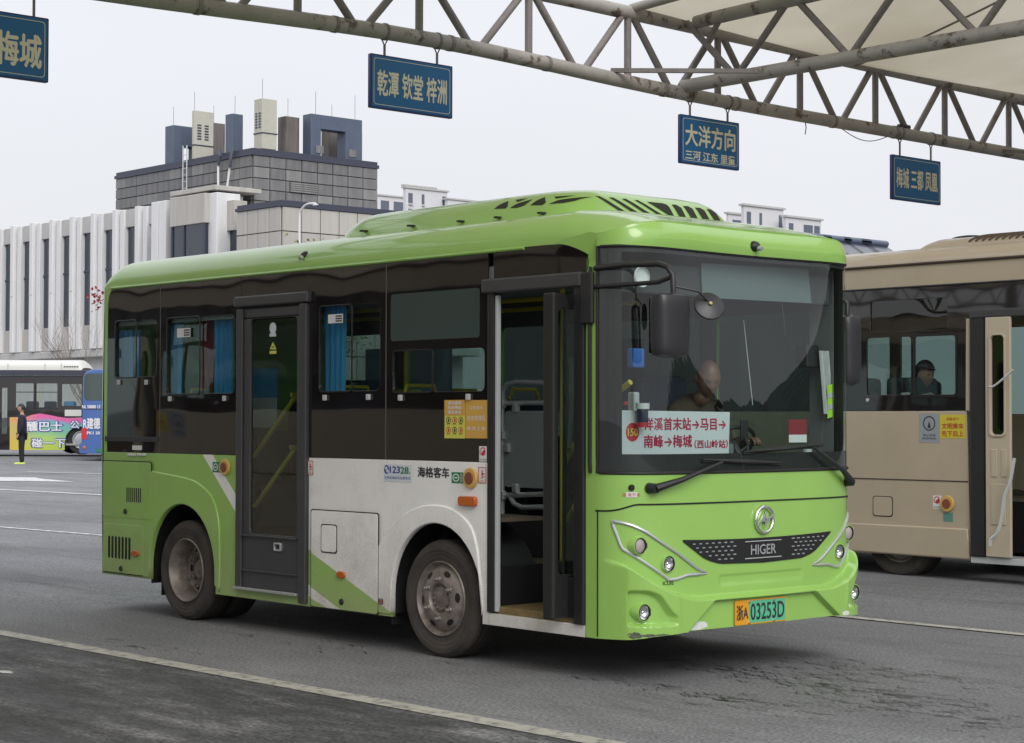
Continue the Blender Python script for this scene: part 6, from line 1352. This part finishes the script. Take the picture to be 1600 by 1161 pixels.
# ================================================================ street lamp, trees
P = cat_rom([(-50.979,34.0,6.749),(-50.999,34.0,9.063),(-50.878,34.0,9.467),(-50.508,34.0,9.655),(-49.976,34.0,9.635)], 5); base = Vector((P[0][0], P[0][1], gz(P[0][0], P[0][1])))
sl_ = tag(empty('street_lamp', base), 'slim white street lamp with a curved arm before the cream stone wall', 'street lamp')
MB().tube([base]+P, .04, 8).build('pole', m_white, sl_, smooth=True); MB().ball(Vector(P[-1])-Vector((0, 0, .05)), (.16, .08, .04)).build('lamp_head', m_white, sl_, smooth=True)
m_bark = M('bark', (.22, .18, .15), .9, var=.2, vscale=8)
def tree(base, h, label, seed, lean=0, spread=.5, depth=5, r=.09, crown=None, cmat=None):
    rnd = random.Random(seed); base = Vector(base); t = tag(empty('bare_tree' if not crown else 'leafy_tree', base), label, 'tree'); trunk = MB(); br = MB(); tips = []
    def grow(p, d, l, rad, lev):
        n = 4; pts = [p]; dd = d.copy()
        for i in range(n): dd = (dd+Vector((rnd.uniform(-.12, .12), rnd.uniform(-.12, .12), .04))).normalized(); pts.append(pts[-1]+dd*l/n)
        (trunk if lev == 0 else br).tube(pts, rad, 6 if lev < 2 else 4, rr=[rad*(1-.45*i/n) for i in range(n+1)])
        if lev >= depth: tips.append(pts[-1]); return
        for k in range(rnd.choice((2, 3, 3)) if lev else 5):
            a = rnd.uniform(0, 2*PI); s = spread*rnd.uniform(.6, 1.3); nd = (dd+Vector((math.cos(a)*s, math.sin(a)*s, rnd.uniform(-.05, .25)))).normalized()
            grow(pts[rnd.choice((2, 3, 4))], nd, l*rnd.uniform(.62, .8), rad*.55, lev+1)
    grow(base, Vector((lean, 0, 1)).normalized(), h*.34, r, 0)
    trunk.build('trunk', m_bark, t, smooth=True); br.build('branches', m_bark, t, kind='stuff')
    if crown:
        c = MB()
        for p in tips:
            for _ in range(crown):
                q = p+Vector((rnd.gauss(0, .35), rnd.gauss(0, .35), rnd.gauss(0, .3))); a = Vector((rnd.uniform(-1, 1), rnd.uniform(-1, 1), rnd.uniform(-1, 1))).normalized()*.09; b_ = a.orthogonal().normalized()*.05
                c.add([q-a, q+b_, q+a, q-b_], [(0, 1, 2, 3)])
        c.build('crown', cmat, t, norm=False, kind='stuff')
    return t
p = (-63.647,32.601,0.289); tree((p[0], p[1], gz(p[0], p[1])), 7.2, 'bare leafless tree standing before the white fins of the building', 4, -.12, .55, 5, .055)
m_leaf1 = M('yellow_green_leaf', (.20, .20, .06), .6, var=.4, vscale=3)
p = (-49.203,33.696,0.465); tree((p[0], p[1], gz(p[0], p[1])), 8.3, 'small yellow-green tree just showing over the green bus roof', 9, 0, .4, 4, .09, 14, m_leaf1)
p = (-62.631,32.0,6.565); rnd = random.Random(5); b = MB()
for i in range(40):
    q = Vector(p)+Vector((rnd.gauss(0, .12), rnd.gauss(0, .12), rnd.gauss(0, .22))); a = Vector((rnd.uniform(-1, 1), rnd.uniform(-1, 1), rnd.uniform(-1, 1))).normalized()*.09; c = a.orthogonal().normalized()*.06; b.add([q-a, q+c, q+a, q-c], [(0, 1, 2, 3)])
b.tagged('red_ornament', M('dull_red', (.25, .03, .04), .6), 'small dull red cluster of tinsel hanging in the bare tree', 'ornament', norm=False)
# ================================================================ beyond the camera: a wooded hill, trees and lamps that the glass mirrors
m_hill = M('hill_wood', (.03, .038, .028), .95, var=.4, vscale=.06)
def hill(u, v):
    a = math.radians(lerp(-40, 100, u)); R_ = 330+v*260; h = (72*math.exp(-((u-.80)/.11)**2)+40*sstep(.40, .62, u)+14)*math.sin(min(1, v*1.6)*PI/2)
    j = (math.sin(u*211+v*37)+math.sin(u*93+v*71)+1.5*math.sin(u*617+v*17))*1.6
    return (R_*math.cos(a), R_*math.sin(a), -2+h+j*(v > .15))
MB().grid(hill, 420, 16).build('hill', m_hill, smooth=False, kind='structure', norm=False)
for i, (x, y, h) in enumerate(((46, 30, 9), (40, 44, 8))): 
    pl_ = tag(empty('yard_lamp', (x, y, 0)), ('tall twin yard lamp on the far side of the lot' if i == 0 else 'shorter twin yard lamp on the far side of the lot'), 'street lamp', 'yard lamps')
    MB().cyl((x, y, 0), (x, y, h), .09, .06, 10).build('pole', m_greyrail, pl_); b = MB(); b.box((x-.6, y-.1, h), (x-.15, y+.1, h+.1)); b.box((x+.15, y-.1, h), (x+.6, y+.1, h+.1)); b.build('lamp_head', m_greyrail, pl_, kind='stuff')

# ================================================================ people
m_skin = M('skin', (.42, .24, .16), .5); m_skin_dark = M('skin_tanned', (.17, .09, .058), .45); m_hair = M('black_hair', (.012, .011, .012), .5)
def skin_body(name, joints, edges, mat, parent, sub_=2, root=0):
    me = bpy.data.meshes.new('b'); me.from_pydata([j[0] for j in joints], edges, []); o = bpy.data.objects.new(name, me); COL.objects.link(o)
    md = o.modifiers.new('s', 'SKIN'); md.use_smooth_shade = True
    for i, j in enumerate(joints): d = me.skin_vertices[0].data[i]; r = j[1]; d.radius = (r, r) if not hasattr(r, '__len__') else r; d.use_root = (i == root)
    s = o.modifiers.new('u', 'SUBSURF'); s.levels = s.render_levels = sub_
    dg = bpy.context.evaluated_depsgraph_get(); m2 = bpy.data.meshes.new_from_object(o.evaluated_get(dg)); bpy.data.objects.remove(o)
    return link(name, m2, mat, parent, smooth=True, world=False)
def head(par, c, sc=1.0, rz=0, tilt=0, skin=None, hair=True, bald=False):
    R = Matrix.Translation(c) @ Matrix.Rotation(rz, 4, 'Z') @ Matrix.Rotation(tilt, 4, 'Y')
    def f(u, v):
        th, ph = 2*PI*u, PI*v; x, y, z = math.sin(ph)*math.cos(th), math.sin(ph)*math.sin(th), math.cos(ph)
        wy = .074*(1-.22*max(0, -z)**1.5); lx = .096 if x < 0 else .092; X = x*lx*(1-.1*max(0, -z)); Y = y*wy; Z_ = z*.122
        if x > 0:
            X += .016*math.exp(-((Y/.014)**2+((Z_+.012)/.026)**2))          # nose
            X += .006*math.exp(-((Y/.030)**2+((Z_+.058)/.012)**2))          # lips
            X += .010*math.exp(-((Y/.03)**2+((Z_+.10)/.02)**2))             # chin
            X -= .008*sum(math.exp(-(((Y-s*.032)/.016)**2+((Z_-.012)/.013)**2)) for s in (-1, 1))   # eye sockets
            X += .004*math.exp(-((Z_-.035)/.012)**2)
        return R @ Vector((X*sc, Y*sc, Z_*sc))
    h = link('head', MB().grid(f, 48, 36).mesh(weld=True), skin, par, smooth=True, world=False)
    for s in (-1, 1):
        e = MB(); e.ball((0, 0, 0), (.018, .008, .03), 12, 8); me = e.mesh(); me.transform(R @ Matrix.Translation((-.005*sc, s*.077*sc, -.005*sc)) @ Matrix.Scale(sc, 4)); link('ear', me, skin, h, smooth=True, world=False)
        e = MB(); e.ball((0, 0, 0), (.006, .010, .005), 10, 8); me = e.mesh(); me.transform(R @ Matrix.Translation((.078*sc, s*.031*sc, .010*sc)) @ Matrix.Scale(sc, 4)); link('eye', me, m_darkprint, h, smooth=True, world=False)
    if not bald:
        def g(u, v):
            th, ph = 2*PI*u, PI*.60*v; x, y, z = math.sin(ph)*math.cos(th), math.sin(ph)*math.sin(th), math.cos(ph)
            k = 1.0 if x < .25 else .96; lim = -.35 if x < .1 else .45
            return R @ Vector(((x*.112-.006)*sc, y*.088*sc, max(z, lim)*.135*sc))
        link('hair', MB().grid(g, 40, 20).mesh(weld=True), m_hair, par, smooth=True, world=False)
    return h
# standing man, far left
mb = tag(empty('person', (-41.922, 17.868, .201), math.radians(236)), 'man in a dark jacket, black trousers and lime shoes standing by the rainbow bus', 'person')
m_jacket = M('navy_jacket', (.012, .014, .03), .8, var=.2, vscale=12); m_trouser = M('black_trousers', (.014, .014, .016), .85)
J = [((0, 0, .92), (.10, .08)), ((0, 0, 1.12), (.10, .08)), ((0, 0, 1.36), (.11, .07)), ((0, 0, 1.47), (.055, .055)), ((.02, 0, 1.56), (.05, .05)), ((0, .17, 1.38), .04), ((-.02, .22, 1.12), .035), ((.08, .20, .90), .03), ((.11, .19, .82), .034), ((.13, .18, .76), .02), ((0, -.17, 1.38), .04), ((-.02, -.22, 1.12), .035), ((.08, -.20, .90), .03), ((.11, -.19, .82), .034), ((.13, -.18, .76), .02), ((0, .09, .86), .06), ((.01, .10, .48), .045), ((-.01, .10, .09), .035), ((.0, -.09, .86), .06), ((.02, -.10, .48), .045), ((.0, -.10, .09), .035)]
E_ = [(0, 1), (1, 2), (2, 3), (3, 4), (2, 5), (5, 6), (6, 7), (7, 8), (8, 9), (2, 10), (10, 11), (11, 12), (12, 13), (13, 14), (0, 15), (15, 16), (16, 17), (0, 18), (18, 19), (19, 20)]
skin_body('body', J, E_, m_skin, mb)
JJ = [((0, 0, .80), (.16, .17)), ((0, 0, 1.10), (.155, .16)), ((0, 0, 1.34), (.15, .165)), ((0, 0, 1.47), (.085, .085)), ((0, .19, 1.37), .085), ((-.02, .25, 1.12), .075), ((.07, .22, .90), .06), ((0, -.19, 1.37), .085), ((-.02, -.25, 1.12), .075), ((.07, -.22, .90), .06)]
skin_body('jacket', JJ, [(0, 1), (1, 2), (2, 3), (2, 4), (4, 5), (5, 6), (2, 7), (7, 8), (8, 9)], m_jacket, mb)
JT = [((0, 0, .92), (.14, .14)), ((0, .09, .84), .10), ((.01, .10, .48), .08), ((-.01, .10, .07), .066), ((0, -.09, .84), .10), ((.02, -.10, .48), .08), ((0, -.10, .07), .066)]
skin_body('trousers', JT, [(0, 1), (1, 2), (2, 3), (0, 4), (4, 5), (5, 6)], m_trouser, mb)
m_lime = M('lime_shoe', (.55, .68, .12), .6)
for y in (.10, -.10): link('shoe', MB().box((-.09, y-.05, 0), (.20, y+.05, .085)).mesh(.03), m_lime, mb, smooth=True, world=False)
head(mb, (.03, 0, 1.63), 1.0, math.radians(10), .05, m_skin)
# driver
dr = tag(empty('person', (-1.0, 1.5, .62), 0), 'bald driver in a brown jacket leaning over the wheel behind the windscreen', 'person')
m_brown = M('brown_jacket', (.05, .035, .022), .85, var=.2, vscale=10)
hc = (0.239,-0.08,1.201)
JD = [((-.05, 0, .48), (.16, .15)), ((-.02, 0, .75), (.17, .14)), ((.05, -.02, .98), (.18, .12)), ((.10, -.04, 1.08), .065), ((.05, .2, .98), .07), ((.12, .26, .74), .055), ((.34, .18, .80), .042), ((.05, -.2, .98), .07), ((.12, -.28, .74), .055), ((.34, -.18, .82), .042), ((.2, .1, .48), .09), ((.45, .12, .42), .07), ((.45, .12, .06), .05), ((.2, -.1, .48), .09), ((.45, -.12, .42), .07), ((.45, -.12, .06), .05)]
skin_body('body', JD, [(0, 1), (1, 2), (2, 3), (2, 4), (4, 5), (5, 6), (2, 7), (7, 8), (8, 9), (0, 10), (10, 11), (11, 12), (0, 13), (13, 14), (14, 15)], m_brown, dr)
skin_body('neck', [((.10, -.04, 1.04), .06), (tuple(Vector(hc)-Vector((.02, 0, .09))), .055)], [(0, 1)], m_skin_dark, dr, 1)
head(dr, hc, 1.05, math.radians(-30), .5, m_skin_dark, bald=True)
def hand(par, c, d, skin, side_=1):
    c = Vector(c); hnd = MB(); hnd.ball(c, (.045, .04, .02), 12, 8)
    for k in range(4):
        o = Vector((.03, (k-1.5)*.02, 0)); L = (.07, .08, .075, .06)[k]; hnd.tube([c+o, c+o+Vector((L*.5, 0, .01)), c+o+Vector((L*.8, 0, -.015)), c+o+Vector((L*.7, 0, -.04))], .009, 6)
    hnd.tube([c+Vector((0, .035*side_, 0)), c+Vector((.03, .055*side_, 0)), c+Vector((.055, .05*side_, -.01))], .010, 6)
    link('hand', hnd.mesh(), skin, par, smooth=True, world=False)
hand(dr, (.36, .18, .80), 0, m_skin_dark, -1); hand(dr, (.36, -.18, .82), 0, m_skin_dark, 1)
# passenger in the coach
pc_ = (-3.642,7.78,2.008); pe = tag(empty('person', (pc_[0], pc_[1], pc_[2]-1.2), 0), 'dark haired passenger in a pale coat resting inside the tan coach window', 'person')
m_coat = M('pale_coat', (.42, .43, .42), .8, var=.1)
JP = [((-.05, 0, .45), (.15, .14)), ((-.05, 0, .75), (.16, .13)), ((-.02, 0, .98), (.17, .12)), ((.0, 0, 1.08), .06), ((-.02, .19, .97), .07), ((.08, .23, .76), .055), ((.2, .16, .74), .04), ((-.02, -.19, .97), .07), ((.06, -.25, .76), .055), ((.24, -.12, .80), .04), ((.2, .1, .45), .085), ((.2, -.1, .45), .085)]
skin_body('body', JP, [(0, 1), (1, 2), (2, 3), (2, 4), (4, 5), (5, 6), (2, 7), (7, 8), (8, 9), (0, 10), (0, 11)], m_coat, pe)
head(pe, (.03, 0, 1.2), 1.08, math.radians(-8), .25, m_skin); hand(pe, (.24, -.10, .82), 0, m_skin)
# ================================================================ loose things in the green bus
bd = [(0.13,1.607),(1.113,1.6),(1.101,1.314),(0.114,1.318)]; bd = [bd[3], bd[2], bd[1], bd[0]]
bo = tag(empty('destination_board', (-.3, (bd[0][0]+bd[1][0])/2, bd[0][1])), 'white route board with red lettering and number 150 behind the windscreen', 'sign')
me = mapped(shape_mesh([bd], [], .004), facing(-.3)); link('board', me, M('board_white', (.62, .66, .68), .5), bo)
y0, y1, z0, z1 = bd[0][0], bd[1][0], bd[0][1], bd[3][1]; w, h = y1-y0, z1-z0
def zz_(v, u): return lerp(lerp(bd[0][1], bd[1][1], u), lerp(bd[3][1], bd[2][1], u), v)
dc = mapped(shape_mesh([circ(y0+w*.125, zz_(.55, .12), .056, 30, .056)], [], .0006), lambda u, v, ww: facing(-.3)(u, v, ww+.0035)); link('number_disc', dc, m_red, bo)
text('lettering', '150', facing(-.3), m_yellowprint, bo, y0+w*.125, zz_(.55, .12), .045, .085, bold=.02, lift=.0055)
m_redl = M('board_red', (.42, .02, .07), .5)
for t, u, v, ww, hh in (('洋溪首末站→马目→', .60, .73, .74, .26), ('南峰→梅城', .44, .36, .43, .26), ('（西山岭站）', .835, .30, .31, .18)): text('lettering', t, facing(-.3), m_redl, bo, y0+w*u, zz_(v, u), h*hh, w*ww, bold=.03, lift=.0035)
cq = (-0.25,0.275,1.565); cp = tag(empty('tin', (cq[0], cq[1], cq[2]-.07)), 'dark blue and red snack tin with a white lid before the route board', 'tin')
c_ = Vector(cq); MB().cyl(c_+Vector((0, 0, -.055)), c_+Vector((0, 0, .05)), .034, n=24).build('can', M('tin_navy', (.012, .018, .06), .35), cp, smooth=True)
MB().cyl(c_+Vector((0, 0, -.06)), c_+Vector((0, 0, -.03)), .0355, n=24).build('red_band', m_red, cp, smooth=True); MB().cyl(c_+Vector((0, 0, .05)), c_+Vector((0, 0, .085)), .042, .042, n=24).build('lid', m_white, cp, smooth=True)
MB().lathe([(0, .0352), (.015, .0352)], c_+Vector((0, 0, -.01)), (0, 0, 1), 24).build('label_band', m_notice, cp)
bq = (-0.36,0.24,1.611); bt = tag(empty('bottle', bq), 'clear plastic water bottle with a red cap behind the route board', 'bottle'); c_ = Vector(bq)
MB().lathe([(-.2, .001), (-.2, .032), (-.02, .032), (.01, .014), (.03, .014)], c_, (0, 0, 1), 20).build('body', m_clear, bt, smooth=True); MB().cyl(c_+Vector((0, 0, .028)), c_+Vector((0, 0, .05)), .017, n=16).build('cap', m_red, bt)
bq = (-0.4,0.166,1.419); bt = tag(empty('bottle', bq), 'clear plastic bottle with a white cap at the windscreen corner', 'bottle'); c_ = Vector(bq)
MB().lathe([(-.14, .001), (-.14, .03), (.03, .03), (.06, .013), (.08, .013)], c_, (0, 0, 1), 20).build('body', m_clear, bt, smooth=True); MB().cyl(c_+Vector((0, 0, .078)), c_+Vector((0, 0, .1)), .016, n=16).build('cap', m_white, bt)
# hi-vis vest and clothes hung at the driver's side
vq = (-0.32,2.203,1.741); v_ = tag(empty('safety_vest', vq), 'lime safety vest hung beside the driver window inside the windscreen', 'vest')
def cloth(u, v, s=.14, hgt=.22): return (vq[0]+.02*math.sin(9*u), vq[1]-.09+s*u, vq[2]-.18+hgt*v+.01*math.sin(7*u))
MB().grid(cloth, 20, 14).build('fabric', M('hivis', (.40, .75, .03), .7), v_, smooth=True)
for t in (.25, .6): MB().grid(lambda u, v: (cloth(u, t)[0]+.004, cloth(u, t)[1], cloth(u, t)[2]+.035*v), 20, 1).build('reflective_strip', m_silver, v_)
tq = (-0.34,2.12,1.792); tw = tag(empty('towel', tq), 'pale grey striped towel hanging beside the lime vest', 'towel')
MB().grid(lambda u, v: (tq[0]+.02*math.sin(12*u), tq[1]-.07+.12*u+.05*(1-v), tq[2]-.2+.42*v), 24, 10).build('cloth', M('towel_cloth', (.5, .5, .5), .9, var=.3, vscale=20, vec=(1, 8, .4)), tw, smooth=True)
cq = (-0.3,1.778,1.485); cr_ = tag(empty('notice_card', cq), 'faded red notice card lying on the dashboard behind the wiper', 'card')
b = MB(); b.box((cq[0]-.002, cq[1]-.09, cq[2]-.08), (cq[0]+.002, cq[1]+.09, cq[2]+.07)); b.build('card', M('card_red', (.25, .03, .04), .6), cr_); b = MB(); b.box((cq[0]+.0021, cq[1]-.09, cq[2]-.08), (cq[0]+.004, cq[1]+.09, cq[2]-.03)); b.build('foot_strip', m_white, cr_)
# flat sheet, blue above white, and red jacket behind the rear glass
pq_ = [(-4.507,0.35,1.484),(-4.161,0.35,1.935)]; po = tag(empty('sheet', pq_[0]), 'blue and white poster inside the bus behind the rear door glass', 'sheet')
MB().box((pq_[0][0], .35, pq_[0][2]), (pq_[1][0], .355, (pq_[0][2]+pq_[1][2])/2)).build('lower_half', m_white, po); MB().box((pq_[0][0], .35, (pq_[0][2]+pq_[1][2])/2+.001), (pq_[1][0], .355, pq_[1][2])).build('upper_half', m_curtain, po)
jq = [(-5.162,0.3,1.785),(-4.957,0.3,2.325)]; jk = tag(empty('red_jacket', jq[0]), 'red jacket hanging between the blue curtains of the bus', 'jacket')
MB().grid(lambda u, v: (lerp(jq[0][0], jq[1][0], u), .3+.02*math.sin(6*u+3*v), lerp(jq[0][2], jq[1][2], v)), 16, 12).build('cloth', M('red_cloth', (.35, .02, .02), .8, var=.2), jk, smooth=True)
